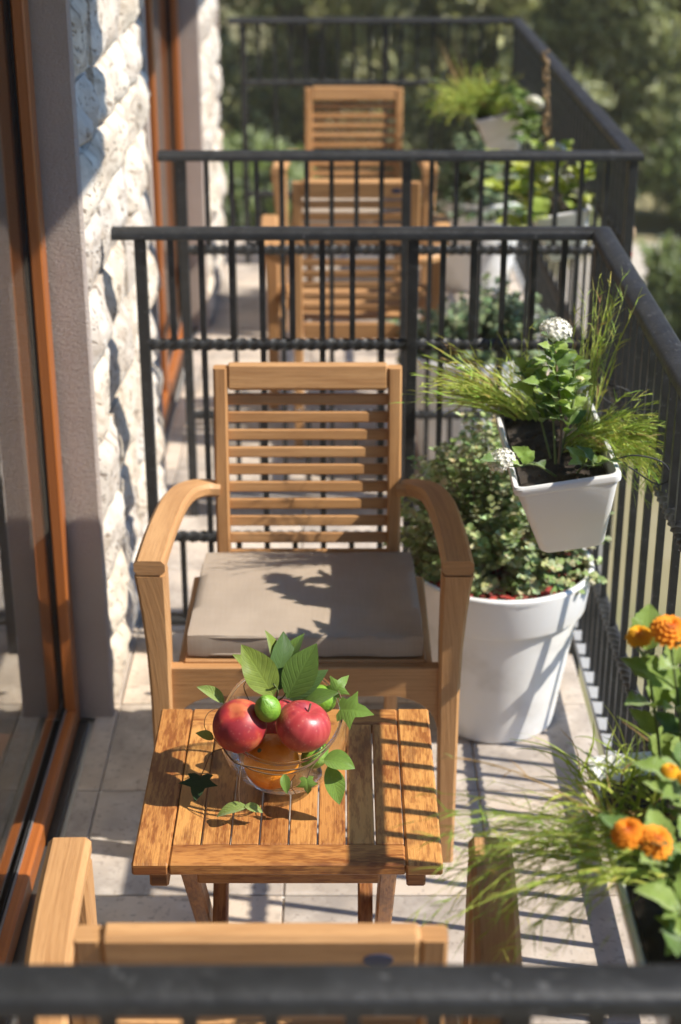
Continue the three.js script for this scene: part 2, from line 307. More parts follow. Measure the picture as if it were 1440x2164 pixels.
// rough-faced stone: front looks along +x
function stoneGeo(y0, y1, z0, z1, seed, endZ) { // z0 > z1 (z0 nearer)
  const nu = 9, nv = 7, pos = [], uv = [], idx = [], B = -0.56, amp = 0.03;
  const r = rng(seed), ph = r() * 50, lean = (r() - 0.5) * 0.02, leanY = (r() - 0.5) * 0.016, proud = (r() - 0.4) * 0.014;
  const cols = nu + 3, rows = nv + 3; // ring of side vertices
  for (let j = 0; j < rows; j++) for (let i = 0; i < cols; i++) {
    const edge = i === 0 || j === 0 || i === cols - 1 || j === rows - 1;
    const a = clamp((i - 1) / nu, 0, 1), b = clamp((j - 1) / nv, 0, 1);
    let z = lerp(z0, z1, a), y = lerp(y0, y1, b), x;
    const wob = 0.006; const onEdge = a === 0 || a === 1 || b === 0 || b === 1;
    z += (noise3(y * 22 + ph, ph, a * 3) - 0.5) * 2 * wob; y += (noise3(z * 22 + ph, 9 + ph, b * 3) - 0.5) * 2 * wob;
    if (edge) x = B; else {
      const e = Math.min(a * 3.2, (1 - a) * 3.2, 1) , f = Math.min(b * 2.6, (1 - b) * 2.6, 1);
      const dome = Math.pow(Math.max(0, Math.sin(Math.min(e, 1) * Math.PI / 2) * Math.sin(Math.min(f, 1) * Math.PI / 2)), 0.42);
      const n = fbm(y * 13 + ph, z * 11 + ph, seed * 0.37, 4) - 0.5, ridge = Math.abs(noise3(y * 17 + ph, z * 9, 3 + seed) - 0.5);
      x = -0.512 + proud + dome * (amp * 0.78 + n * 0.05 - ridge * 0.03 + lean * (a - 0.5) + leanY * (b - 0.5) * 2) + (onEdge ? n * 0.01 : 0);
    }
    pos.push(x, y, z); uv.push(z + ph + (edge ? 0.03 : 0), y + x + ph * 0.7);
  }
  for (let j = 0; j < rows - 1; j++) for (let i = 0; i < cols - 1; i++) { const p = j * cols + i, q = p + 1, s = p + cols, t = s + 1; idx.push(p, q, s, q, t, s); }
  let g = new THREE.BufferGeometry();
  g.setAttribute('position', new THREE.Float32BufferAttribute(pos, 3)); g.setAttribute('uv', new THREE.Float32BufferAttribute(uv, 2)); g.setIndex(idx);
  g = g.toNonIndexed(); g.computeVertexNormals();
  return creased(g, 0.9);
}
function stonePillar(d0, d1, label, seed, breaks) {
  const t = thing('stone_pillar', label, 'pillar', [0, 0, 0]);
  part(t, 'mortar_core', board(0.3, 2.4, d1 - d0 - 0.064, 0.002), mortar, [-0.672, 1.195, -(d0 + d1) / 2]);
  part(t, 'plaster_jamb', gridUV(board(0.27, 2.4, 0.03, 0.004), 'y', 3, seed), plaster, [-0.634, 1.195, -d0 - 0.015]);
  part(t, 'plaster_jamb', gridUV(board(0.27, 2.4, 0.03, 0.004), 'y', 5, seed), plaster, [-0.634, 1.195, -d1 + 0.015]);
  const r = rng(seed);
  let y = -0.004, row = 0;
  while (y < 2.3) {
    const h = 0.125 + r() * 0.05, brk = breaks(row, r);
    for (let i = 0; i < brk.length - 1; i++) {
      const a = -brk[i] - 0.005, b = -brk[i + 1] + 0.005;
      const s = part(t, 'stone', stoneGeo(y + 0.004, y + h - 0.005, a, b, Math.floor(seed * 100 + row * 13 + i * 7)), stoneMats[Math.floor(r() * 3)]);
      void s;
    }
    y += h; row++;
  }
  return t;
}
stonePillar(3.137, 4.37, 'rough white stone pillar between the two balcony doors', 3, (row, r) => [3.168, 3.41 + r() * 0.07, 3.78 + r() * 0.12, 4.1 + r() * 0.1, 4.338]);
stonePillar(6.0, 7.0, 'rough white stone pillar at the far end rail', 8, (row, r) => [6.032, 6.28 + r() * 0.12, 6.62 + r() * 0.12, 6.966]);

// sliding doors: wooden frame, gasket, pane, bottom rail, sill
function slidingDoor(dNear, dFar, label, stiles) {
  const t = thing('sliding_door', label, 'door', [0, 0, 0]), L = dFar - dNear, zc = -(dNear + dFar) / 2;
  const st = (d, w) => part(t, 'stile', moved(board(0.024, 2.2, w, 0.003), 0, 1.15, 0), doorWood, [-0.58, 0, -d]);
  for (const [d, w] of stiles) { st(d, w); part(t, 'gasket', board(0.0045, 2.2, w - 0.006, 0.001), gasket, [-0.5945, 1.15, -d]); }
  const br = part(t, 'bottom_rail', board(0.026, 0.05, L, 0.005), doorWood, [-0.581, 0.03, zc]);
  part(br, 'track', board(0.004, 0.006, L, 0.001), alum, [-0.009, 0.027, 0]);
  part(t, 'gasket', board(0.0035, 0.05, L, 0.001), gasket, [-0.5962, 0.035, zc]);
  part(t, 'sill', board(0.12, 0.012, L, 0.002), sillMat, [-0.612, -0.002, zc]);
  part(t, 'head_rail', board(0.06, 0.09, L, 0.004), doorWood, [-0.585, 2.28, zc]);
  part(t, 'pane', new THREE.BoxGeometry(0.001, 2.16, L - 0.004).translate(0, 0, 0), doorGlass, [-0.5988, 1.16, zc]);
}
slidingDoor(1.2, 3.12, 'orange wood framed sliding glass door beside the small teak table', [[3.095, 0.05], [1.23, 0.06]]);
slidingDoor(4.39, 5.985, 'orange wood framed sliding glass door of the far balcony', [[4.415, 0.05], [5.15, 0.06], [5.955, 0.05]]);

// ------------------------------------------------------------------ railings
function twistedBar(len, side, pitch = 0.1) {
  const n = Math.ceil(len / 0.0085), pos = [], uv = [], idx = [], sh = [[0.9, 0.9], [0.0, 0.93], [-0.9, 0.9], [-0.93, 0], [-0.9, -0.9], [0, -0.93], [0.9, -0.9], [0.93, 0]];
  for (let i = 0; i <= n; i++) { const x = -len / 2 + len * i / n, a = (i / n * len / pitch) * Math.PI * 2, c = Math.cos(a), s = Math.sin(a);
    for (let k = 0; k < 8; k++) { const u = sh[k][0] * side / 2, v = sh[k][1] * side / 2; pos.push(x, u * s + v * c, u * c - v * s); uv.push(x, k * 0.01); } }
  for (let i = 0; i < n; i++) for (let k = 0; k < 8; k++) { const a = i * 8 + k, b = i * 8 + (k + 1) % 8; idx.push(a, a + 8, b, b, a + 8, b + 8); }
  let g = new THREE.BufferGeometry(); g.setAttribute('position', new THREE.Float32BufferAttribute(pos, 3)); g.setAttribute('uv', new THREE.Float32BufferAttribute(uv, 2)); g.setIndex(idx);
  g = g.toNonIndexed(); g.computeVertexNormals(); 
  return creased(g, 0.6);
}
function sweepRail(path, prof) { // path: [x, z] points with mitred corners; prof: [across, up]
  const pos = [], uv = [], idx = [], K = prof.length, P = path.map(([x, z]) => new THREE.Vector2(x, z)); let len = 0;
  P.forEach((p, i) => {
    const d0 = i ? p.clone().sub(P[i - 1]).normalize() : P[1].clone().sub(p).normalize(), d1 = i < P.length - 1 ? P[i + 1].clone().sub(p).normalize() : d0;
    const n0 = new THREE.Vector2(d0.y, -d0.x), n1 = new THREE.Vector2(d1.y, -d1.x), m = n0.clone().add(n1).normalize(), k = 1 / m.dot(n0);
    if (i) len += p.distanceTo(P[i - 1]);
    let per = 0;
    for (let j = 0; j <= K; j++) { const [a, b] = prof[j % K]; if (j) per += Math.hypot(a - prof[j - 1][0], b - prof[j - 1][1]); pos.push(p.x + m.x * a * k, b, p.y + m.y * a * k); uv.push(len, per); }
  });
  const N = K + 1;
  for (let i = 0; i < P.length - 1; i++) for (let j = 0; j < K; j++) { const a = i * N + j, b = a + 1; idx.push(a, a + N, b, b, a + N, b + N); }
  for (const e of [0, P.length - 1]) for (let j = 1; j < K - 1; j++) e ? idx.push(e * N, e * N + j + 1, e * N + j) : idx.push(0, j, j + 1);
  let g = new THREE.BufferGeometry(); g.setAttribute('position', new THREE.Float32BufferAttribute(pos, 3)); g.setAttribute('uv', new THREE.Float32BufferAttribute(uv, 2)); g.setIndex(idx);
  g = g.toNonIndexed(); g.computeVertexNormals(); return creased(g, 0.75);
}
const railProf = []; { const w = 0.0235, h = 0.024; railProf.push([-w, -h + 0.003], [-w, -0.011]); for (let k = 1; k < 8; k++) { const a = Math.PI - k * Math.PI / 8; railProf.push([Math.cos(a) * w, -0.011 + Math.sin(a) * 0.011]); } railProf.push([w, -0.011], [w, -h + 0.003], [w - 0.003, -h], [-w + 0.003, -h]); railProf.reverse(); }
const upperBar = gridUV(new THREE.BoxGeometry(0.0125, 0.245, 0.0125), 'y'), lowerBar = gridUV(new THREE.BoxGeometry(0.0125, 0.2, 0.0125), 'y');
const baluster = gridUV(new THREE.BoxGeometry(0.0125, 0.905, 0.0125), 'y'), postGeo = gridUV(board(0.024, 1.1, 0.024, 0.002), 'y'), TOP = 1.02;
function railing(label, path, bottoms) {
  const t = thing('balcony_railing', label, 'railing', [0, 0, 0]);
  part(t, 'handrail', sweepRail(path, railProf), black, [0, TOP, 0]);
  for (let i = 0; i < path.length - 1; i++) {
    const a = V(path[i][0], 0, path[i][1]), b = V(path[i + 1][0], 0, path[i + 1][1]), len = a.distanceTo(b), dir = b.clone().sub(a).normalize(), mid = a.clone().lerp(b, 0.5), turn = new THREE.Quaternion().setFromUnitVectors(V(1, 0, 0), dir);
    const cut = i === 1 ? 0 : 0.058, off = i === 0 ? cut / 2 : i === 2 ? -cut / 2 : 0, mc = mid.clone().addScaledVector(dir, off);
    for (const y of [0.76, 0.3]) part(t, 'twisted_rail', twistedBar(len - 0.02 - cut, 0.022), black, [mc.x, y, mc.z], turn);
    part(t, 'bottom_rail', gridUV(board(len - 0.02 - cut, 0.014, 0.042, 0.002), 'x'), bottoms[i] ? railPale : black, [mc.x, 0.088, mc.z], turn);
    const from = i === 0 || i === 2 ? (i === 0 ? 0.058 : 0) : 0, n = Math.floor((len - 0.06) / 0.0645);
    for (let k = 1; k <= n; k++) {
      const s = i === 0 ? 0.058 + k * 0.0645 : i === 2 ? len - 0.058 - k * 0.0645 : k * len / (n + 1);
      if (s < 0.03 || s > len - 0.03) continue;
      if (i !== 1 && (k === 9)) { part(t, 'post', postGeo, black, [a.x + dir.x * s, 0.448, a.z + dir.z * s], turn); continue; }
      if (k % 2 === 0 || s > len - 0.07) part(t, 'baluster', baluster, black, [a.x + dir.x * s, 0.5475, a.z + dir.z * s], turn);
      else { part(t, 'baluster', upperBar, black, [a.x + dir.x * s, 0.8785, a.z + dir.z * s], turn); part(t, 'baluster', lowerBar, black, [a.x + dir.x * s, 0.195, a.z + dir.z * s], turn); }
    }
    void from;
    if (i === 0) part(t, 'post', postGeo, black, [a.x + 0.058, 0.445, a.z], turn);
    if (i === 2) part(t, 'post', postGeo, black, [b.x + 0.058, 0.445, b.z], turn);
    if (i > 0) part(t, 'post', postGeo, black, [a.x, 0.445, a.z], turn);
  }
  return t;
}
railing('black iron railing with twisted rails around the near balcony', [[-0.5, -1.035], [0.553, -1.035], [0.553, -3.437], [-0.484, -3.437]], [0, 1, 0]);
railing('black iron railing with twisted rails around the far balcony', [[-0.468, -4.24], [0.752, -4.24], [0.714, -6.92], [-0.455, -6.92]], [0, 1, 0]);

// ------------------------------------------------------------------ teak armchair
function makeChair(name) {
  const c = new THREE.Group(); c.name = name; const W = chairWood, pick = () => W[Math.floor(R() * 3)];
  const X = V(1, 0, 0), Z = V(0, 0, 1), Y = V(0, 1, 0);
  for (const s of [-1, 1]) {
    part(c, 'leg', loft([[0, 0, 0.016, 0.02], [0.12, 0, 0.017, 0.021], [0.36, -0.002, 0.019, 0.023], [0.46, 0.0, 0.021, 0.024], [0.53, 0.005, 0.0235, 0.025], [0.58, 0.01, 0.026, 0.026], [0.606, 0.0135, 0.0275, 0.0265]].map(([y, o, w, h]) => ({ p: V(s * (0.262 + o * 0.6), y, 0.19), x: V(1, 0, 0), y: V(0, 0, -1), w, h })), 0.005), W[0]);
    // rear post and leg in one swept piece
    part(c, 'rear_post', loft([[0, -0.245], [0.2, -0.215], [0.38, -0.196], [0.46, -0.196], [0.6, -0.206], [0.75, -0.224], [0.8395, -0.2378]].map(([y, z], i, a) => ({ p: V(s * 0.17, y, z), x: X, y: V(0, 0, -1), w: 0.0135, h: i > 4 ? 0.0135 : 0.017 })), 0.004), W[s < 0 ? 1 : 0]);
    // curved arm
    const curve = new THREE.CatmullRomCurve3([V(s * 0.176, 0.598, -0.2), V(s * 0.205, 0.602, -0.196), V(s * 0.236, 0.607, -0.165), V(s * 0.253, 0.613, -0.1), V(s * 0.262, 0.618, 0), V(s * 0.267, 0.621, 0.1), V(s * 0.27, 0.623, 0.216)]);
    const secs = [];
    for (let i = 0; i <= 18; i++) { const u = i / 18, p = curve.getPoint(u), tan = curve.getTangent(u), side = tan.clone().cross(Y).normalize().multiplyScalar(1), up = side.clone().cross(tan).normalize(); secs.push({ p, x: side, y: up, w: lerp(0.017, 0.0275, sstep(0, 0.35, u)), h: 0.0135 }); }
    part(c, 'arm', loft(secs, 0.007), W[s < 0 ? 2 : 0]);
    part(c, 'side_rail', moved(board(0.02, 0.055, 0.36, 0.003), s * 0.222, 0.383, -0.01), pick());
  }
  // front apron with rounded brackets
  const sh = new THREE.Shape(); sh.moveTo(-0.243, 0.414); sh.lineTo(0.243, 0.414); sh.lineTo(0.243, 0.285); sh.quadraticCurveTo(0.238, 0.345, 0.165, 0.358); sh.lineTo(-0.165, 0.358); sh.quadraticCurveTo(-0.238, 0.345, -0.243, 0.285); sh.closePath();
  const ap = new THREE.ExtrudeGeometry(sh, { depth: 0.02, bevelEnabled: true, bevelSize: 0.002, bevelThickness: 0.002, bevelSegments: 1, curveSegments: 8 });
  part(c, 'apron', gridUV(moved(ap, 0, 0, 0.178), 'x', 1.3, 2.2), W[1]);
  part(c, 'rear_rail', moved(board(0.31, 0.05, 0.02, 0.003), 0, 0.385, -0.196), W[1]);
  for (let i = 0; i < 7; i++) part(c, 'seat_slat', moved(board(0.44 - i * 0.012, 0.012, 0.04, 0.003), 0, 0.4165, 0.163 - i * 0.0525), pick());
  // back: top rail and ten slats
  const top = board(0.3135, 0.052, 0.0265, 0.005); part(c, 'top_rail', top, W[0], [0, 0.821, -0.2365]).rotation.x = -0.16;
  const slats = [0, 1, 2].map(() => board(0.316, 0.0215, 0.011, 0.0025));
  for (let i = 0; i < 10; i++) { const y = 0.7745 - i * 0.0353, z = -0.196 - Math.max(0, y - 0.46) * 0.115; const m = part(c, 'back_slat', slats[i % 3], W[[0, 1, 0, 2, 1][i % 5]], [0, y, z - 0.002]); m.rotation.x = -0.14; }
  const bd = part(c, 'badge', new THREE.CylinderGeometry(0.011, 0.011, 0.002, 20).rotateX(Math.PI / 2).scale(1.35, 0.7, 1), std({ color: lin(0.03, 0.04, 0.09), roughness: 0.4 }), [-0.115, 0.817, -0.2495]); bd.rotation.x = -0.16;
  return c;
}
const chairs = [
  ['teak armchair facing the camera behind the small table', [-0.064, 0, -2.812], 0.0],
  ['nearest teak armchair, seen from behind over the front handrail', [-0.078, 0, -1.555], Math.PI],
  ['farthest teak armchair, against the end rail of the far balcony', [0.05, 0, -6.06], 0],
  ['teak armchair on the far balcony seen from behind', [0.045, 0, -4.93], Math.PI],
];
const proto = makeChair('armchair');
chairs.forEach(([label, p, a], i) => { const c = i ? proto.clone() : proto; c.name = uniq('armchair'); c.position.set(...p); c.rotation.y = a; tag(c, label, 'chair', 'teak armchairs'); scene.add(c); });

// seat cushions
function cushion(label, x, z, turn) {
  const t = thing('seat_cushion', label, 'cushion', [x, 0.4235, z], turn, 'taupe seat cushions');
  const g = new RoundedBoxGeometry(0.43, 0.046, 0.36, 3, 0.014), p = g.attributes.position;
  const big = new THREE.BoxGeometry(0.43, 0.046, 0.36, 22, 4, 18), q = big.attributes.position;
  for (let i = 0; i < q.count; i++) {
    let X = q.getX(i), Y = q.getY(i), Zz = q.getZ(i); const u = X / 0.215, v = Zz / 0.18, r = 0.007;
    const ex = Math.max(0, Math.abs(X) - (0.215 - r)), ez = Math.max(0, Math.abs(Zz) - (0.18 - r)), ey = Math.max(0, Math.abs(Y) - (0.023 - r)), l = Math.hypot(ex, ey, ez);
    if (l > r) { const k = r / l; X = Math.sign(X) * (Math.min(Math.abs(X), 0.215 - r) + ex * k); Zz = Math.sign(Zz) * (Math.min(Math.abs(Zz), 0.18 - r) + ez * k); Y = Math.sign(Y) * (Math.min(Math.abs(Y), 0.023 - r) + ey * k); }
    const dome = (1 - u * u) * (1 - v * v); if (Y > 0) Y += 0.006 * dome + (fbm(X * 16 + 3, Zz * 12, 5, 3) - 0.5) * 0.006; 
    if (Math.abs(v) > 0.93) { Zz += (noise3(X * 45, Y * 20, 2) - 0.5) * 0.005; }
    X *= 1 - 0.035 * (0.5 - v * 0.5); q.setXYZ(i, X, Y, Zz);
  }
  void p; big.computeVertexNormals(); gridUV(big, 'x', rr(0, 1), rr(0, 1));
  const body = part(t, 'cover', creased(big.toNonIndexed(), 1.2), fabric, [0, 0.025, 0]);
  const loop = []; for (let k = 0; k < 40; k++) { const a = k / 40 * Math.PI * 2, c = Math.cos(a), s = Math.sin(a), e = 0.16; const px = Math.sign(c) * Math.pow(Math.abs(c), e) * 0.2125, pz = Math.sign(s) * Math.pow(Math.abs(s), e) * 0.1775; loop.push(V(px * (1 - 0.035 * (0.5 - pz / 0.36)), 0, pz)); }
  part(body, 'piping', gridUV(new THREE.TubeGeometry(new THREE.CatmullRomCurve3(loop, true), 90, 0.0024, 5, true), 'x'), fabric, [0, 0.017, 0]);
  part(body, 'piping', gridUV(new THREE.TubeGeometry(new THREE.CatmullRomCurve3(loop, true), 90, 0.0024, 5, true), 'x'), fabric, [0, -0.017, 0]);
  return t;
}
cushion('taupe seat cushion on the armchair behind the fruit table', -0.064, -2.812, 0.0);
cushion('taupe seat cushion on the farthest armchair', 0.05, -6.06, 0);

// ------------------------------------------------------------------ folding teak table
{
  const t = thing('side_table', 'small slatted folding teak table holding the fruit bowl', 'table', [-0.077, 0, -2.192]);
  const H = 0.45, th = 0.021, y = H - th / 2, M = tableWood;
  for (const s of [-1, 1]) {
    part(t, 'side_board', board(0.053, th, 0.44, 0.003), M[s < 0 ? 0 : 2], [s * 0.1985, y, 0]);
    part(t, 'end_board', board(0.3425, th, 0.05, 0.003), M[s > 0 ? 3 : 0], [0, y, s * 0.1945]);
    part(t, 'cleat', board(0.028, 0.026, 0.4, 0.003), M[1], [s * 0.187, H - th - 0.0135, 0.01]);
    const lean = Math.atan2(0.33, 0.415), Ln = Math.hypot(0.33, 0.415);
    const a = part(t, 'leg', board(0.026, Ln, 0.032, 0.003), M[s < 0 ? 1 : 3], [s * 0.148, 0.2085, 0.0]); a.rotation.x = lean;
    const b = part(t, 'leg', board(0.024, Ln, 0.032, 0.003), M[1], [s * 0.117, 0.2085, 0.0]); b.rotation.x = -lean;
  }
  part(t, 'cross_bar', board(0.27, 0.026, 0.02, 0.003), M[3], [0, 0.398, 0.17]);
  part(t, 'cross_bar', board(0.21, 0.026, 0.02, 0.003), M[1], [0, 0.398, -0.17]);
  part(t, 'cross_bar', board(0.27, 0.024, 0.02, 0.003), M[1], [0, 0.06, -0.122]);
  part(t, 'cross_bar', board(0.21, 0.024, 0.02, 0.003), M[3], [0, 0.06, 0.122]);
  const ws = 0.3425 / 8, order = [2, 0, 3, 1, 0, 3, 2, 0];
  for (let i = 0; i < 8; i++) part(t, 'top_slat', board(ws - 0.0026, th - 0.001, 0.337, 0.0015), M[order[i]], [-0.3425 / 2 + (i + 0.5) * ws, y + rr(-0.0006, 0.0004), 0]);
}

// ------------------------------------------------------------------ leaves
function leafGeo(L, W, { fold = 0.25, curl = 0.5, serr = 0, wide = 0.45, nu = 12, wave = 0 } = {}) {
  const pos = [], uv = [], idx = [], S = [-1, -0.5, 0, 0.5, 1];
  let y = 0, z = 0, ang = -curl * 0.35;
  for (let i = 0; i <= nu; i++) {
    const t = i / nu; if (i) { ang += curl / nu; y += Math.cos(ang) * L / nu; z -= Math.sin(ang) * L / nu; }
    const e = Math.log(0.5) / Math.log(wide), prof = Math.pow(Math.sin(Math.PI * Math.pow(t, e)), 0.85) * (1 - 0.25 * t * t);
    const w = W / 2 * Math.max(prof, i === 0 || i === nu ? 0.02 : 0) * (1 + serr * ((i % 2) - 0.5));
    for (const s of S) { const lift = Math.abs(s) * w * fold + wave * Math.sin(t * 14) * Math.abs(s) * w; pos.push(s * w, y + Math.sin(ang) * lift, z + Math.cos(ang) * lift); uv.push(0.5 + s * 0.5, t); }
  }
  for (let i = 0; i < nu; i++) for (let k = 0; k < 4; k++) { const a = i * 5 + k; idx.push(a, a + 1, a + 5, a + 1, a + 6, a + 5); }
  const g = new THREE.BufferGeometry(); g.setAttribute('position', new THREE.Float32BufferAttribute(pos, 3)); g.setAttribute('uv', new THREE.Float32BufferAttribute(uv, 2)); g.setIndex(idx); g.computeVertexNormals(); return g;
}
function ivyGeo(S, curl = 0.3) {
  const out = [[0, 0], [0.22, -0.1], [0.46, -0.02], [0.36, 0.18], [0.5, 0.34], [0.72, 0.5], [0.46, 0.55], [0.26, 0.6], [0.2, 0.82], [0.02, 1.15]], pts = [...out, ...out.slice(1, -1).reverse().map(([x, y]) => [-x * 0.97, y * 1.02])];
  const pos = [], uv = [], idx = [], rings = 4; pos.push(0, 0.32 * S, 0); uv.push(0.5, 0.3);
  const N = pts.length;
  for (let r = 1; r <= rings; r++) for (let i = 0; i < N; i++) { const k = r / rings, x = pts[i][0] * k * S, y = lerp(0.32, pts[i][1], k) * S, d = Math.hypot(x, y - 0.32 * S); pos.push(x, y, -curl * d * d / S + Math.abs(x) * 0.18 - Math.max(0, y - 0.5 * S) * curl * 0.6); uv.push(0.5 + pts[i][0] * k * 0.6, lerp(0.3, pts[i][1] * 0.85, k)); }
  for (let i = 0; i < N; i++) { idx.push(0, 1 + i, 1 + (i + 1) % N); for (let r = 1; r < rings; r++) { const a = 1 + (r - 1) * N + i, b = 1 + (r - 1) * N + (i + 1) % N; idx.push(a, a + N, b, b, a + N, b + N); } }
  const g = new THREE.BufferGeometry(); g.setAttribute('position', new THREE.Float32BufferAttribute(pos, 3)); g.setAttribute('uv', new THREE.Float32BufferAttribute(uv, 2)); g.setIndex(idx); g.computeVertexNormals(); return g;
}
const tube = (pts, r, n = 12, k = 5) => new THREE.TubeGeometry(new THREE.CatmullRomCurve3(pts), n, r, k, false);
function taperTube(pts, r0, r1, n = 12, k = 6) { const c = new THREE.CatmullRomCurve3(pts), g = new THREE.TubeGeometry(c, n, 1, k, false), p = g.attributes.position; for (let i = 0; i <= n; i++) { const C = c.getPointAt(i / n), r = lerp(r0, r1, i / n); for (let j = 0; j <= k; j++) { const q = i * (k + 1) + j; p.setXYZ(q, C.x + (p.getX(q) - C.x) * r, C.y + (p.getY(q) - C.y) * r, C.z + (p.getZ(q) - C.z) * r); } } return g; }

// ------------------------------------------------------------------ fruit bowl on the table
const BC = V(-0.087, 0.545, -2.186);
{
  const t = thing('glass_bowl', 'clear round glass bowl with a slanted opening on the teak table', 'bowl', BC.toArray());
  const nrm = V(0, Math.cos(0.45), Math.sin(0.45)), q = new THREE.Quaternion().setFromUnitVectors(V(0, 1, 0), nrm);
  const shell = (rad, flip, floorY, rimA = 1.118) => {
    const nu = 64, nv = 40, pos = [], idx = [];
    for (let j = 0; j <= nv; j++) for (let i = 0; i <= nu; i++) { const a = lerp(rimA, Math.PI, j / nv), b = i / nu * Math.PI * 2, p = V(Math.sin(a) * Math.cos(b), Math.cos(a), Math.sin(a) * Math.sin(b)).multiplyScalar(rad).applyQuaternion(q); if (p.y < floorY) p.y = floorY; pos.push(p.x, p.y, p.z); }
    for (let j = 0; j < nv; j++) for (let i = 0; i < nu; i++) { const a = j * (nu + 1) + i, b = a + 1, c = a + nu + 1, d = c + 1; flip ? idx.push(a, c, b, b, c, d) : idx.push(a, b, c, b, d, c); }
    const g = new THREE.BufferGeometry(); g.setAttribute('position', new THREE.Float32BufferAttribute(pos, 3)); g.setIndex(idx); g.computeVertexNormals(); return g;
  };
  part(t, 'outer_wall', shell(0.1, false, -0.0945), glassThin);
  part(t, 'inner_wall', shell(0.0965, true, -0.0775), glassThin);
  const rim = new THREE.TorusGeometry(Math.sin(1.118) * 0.0982, 0.0026, 12, 72).rotateX(Math.PI / 2);
  part(t, 'rim', rim, phy({ color: lin(0.9, 0.93, 0.92), roughness: 0.02, transmission: 1, thickness: 0.004, ior: 1.5 }), nrm.clone().multiplyScalar(Math.cos(1.118) * 0.0982), q);
  part(t, 'base', new THREE.LatheGeometry([[0, -0.0938], [0.031, -0.0938], [0.04, -0.0912], [0.05, -0.0862], [0.0575, -0.0808], [0.0585, -0.0788], [0.05, -0.0782], [0, -0.0782]].map(([a, b]) => new THREE.Vector2(a, b)), 56), phy({ color: lin(0.95, 0.97, 0.97), roughness: 0.03, transmission: 1, thickness: 0.01, ior: 1.5 }), [0, 0, 0]);
}
function fruitGeo(r, f) { const g = mergeVertices(new THREE.IcosahedronGeometry(1, 24).deleteAttribute('normal').deleteAttribute('uv'), 1e-5), p = g.attributes.position, col = new Float32Array(p.count * 3), uv = new Float32Array(p.count * 2), v = V(); for (let i = 0; i < p.count; i++) { v.fromBufferAttribute(p, i).normalize(); const o = f(v.clone()); p.setXYZ(i, o.p.x * r, o.p.y * r, o.p.z * r); col.set(o.c, 3 * i); uv[2 * i] = Math.atan2(v.z, v.x) / 6.283 + 0.5; uv[2 * i + 1] = v.y * 0.5 + 0.5; } g.setAttribute('color', new THREE.BufferAttribute(col, 3)); g.setAttribute('uv', new THREE.BufferAttribute(uv, 2)); g.computeVertexNormals(); return g; }
const peelBump = tex(512, 256, (u, v) => fbm(u * 60, v * 34, 131, 2, 60, 34), false);
const appleMat = phy({ vertexColors: true, roughness: 0.42, clearcoat: 0.35, clearcoatRoughness: 0.3 });
const nectMat = phy({ vertexColors: true, roughness: 0.5, clearcoat: 0.15, clearcoatRoughness: 0.4 });
const citrusMat = phy({ vertexColors: true, roughness: 0.45, bumpMap: peelBump, bumpScale: 0.0007, clearcoat: 0.2, clearcoatRoughness: 0.3 });
const polar = (v, d) => { const rho = Math.hypot(v.x, v.z); return 1 - d * Math.exp(-rho * rho * 9) * (v.y > 0 ? 1 : 0.75); };
const appleShape = (v) => { const k = polar(v, 0.26) * (1 + 0.03 * Math.cos(5 * Math.atan2(v.z, v.x)) * Math.max(0, -v.y)); return V(v.x * (1 + 0.06 * v.y) , v.y * 0.92 * k, v.z * (1 + 0.06 * v.y)); };
const speck = (v, n = 28) => noise3(v.x * n + 40, v.y * n + 40, v.z * n + 40);
const apple = fruitGeo(0.0415, (v) => { const str = fbm(Math.atan2(v.z, v.x) * 9, v.y * 1.5, 3, 3), big = fbm(v.x * 1.6 + 3, v.y * 1.6, v.z * 1.6, 3); let c = mix3([0.36, 0.028, 0.035], [0.5, 0.075, 0.07], clamp(str * 1.4 - 0.3, 0, 1)); c = mix3(c, [0.52, 0.33, 0.1], sstep(0.3, 0.75, -v.y + (big - 0.5) * 0.8) * 0.85); c = mix3(c, [0.16, 0.01, 0.03], sstep(0.58, 0.72, big) * 0.6); if (speck(v, 58) > 0.84) c = mix3(c, [0.62, 0.35, 0.24], 0.35); return { p: appleShape(v), c }; });
const nectarine = fruitGeo(0.041, (v) => { const big = fbm(v.x * 1.7 + 9, v.y * 1.7, v.z * 1.7 + 4, 4), crease = Math.exp(-Math.pow((v.x + 0.15) * 9, 2)) * sstep(-0.5, 0.3, v.z + v.y), k = 1 - 0.035 * crease; let c = mix3([0.4, 0.032, 0.03], [0.56, 0.15, 0.06], sstep(0.5, 0.7, big)); c = mix3(c, [0.2, 0.012, 0.03], sstep(0.55, 0.36, big) * 0.6); if (speck(v, 58) > 0.84) c = mix3(c, [0.66, 0.3, 0.2], 0.25); return { p: V(v.x * k, v.y * 0.97 * polar(v, 0.12), v.z * k), c }; });
const orange = fruitGeo(0.0425, (v) => ({ p: V(v.x, v.y * 0.96 * polar(v, 0.06), v.z), c: mix3([0.78, 0.235, 0.008], [0.86, 0.31, 0.014], fbm(v.x * 3, v.y * 3 + 9, v.z * 3, 3)) }));
const lime = fruitGeo(0.0195, (v) => { const tip = Math.pow(Math.max(0, Math.abs(v.y) - 0.78) / 0.22, 2) * 0.22; return { p: V(v.x, v.y * (1.12 + tip), v.z), c: mix3([0.09, 0.24, 0.018], [0.24, 0.42, 0.04], fbm(v.x * 3 + 2, v.y * 3 + 9, v.z * 3, 3)) }; });
const at = (x, y, z) => BC.clone().add(V(x, y, z)).toArray();
const rot = (m, x, y, z) => { m.rotation.set(x, y, z); return m; };
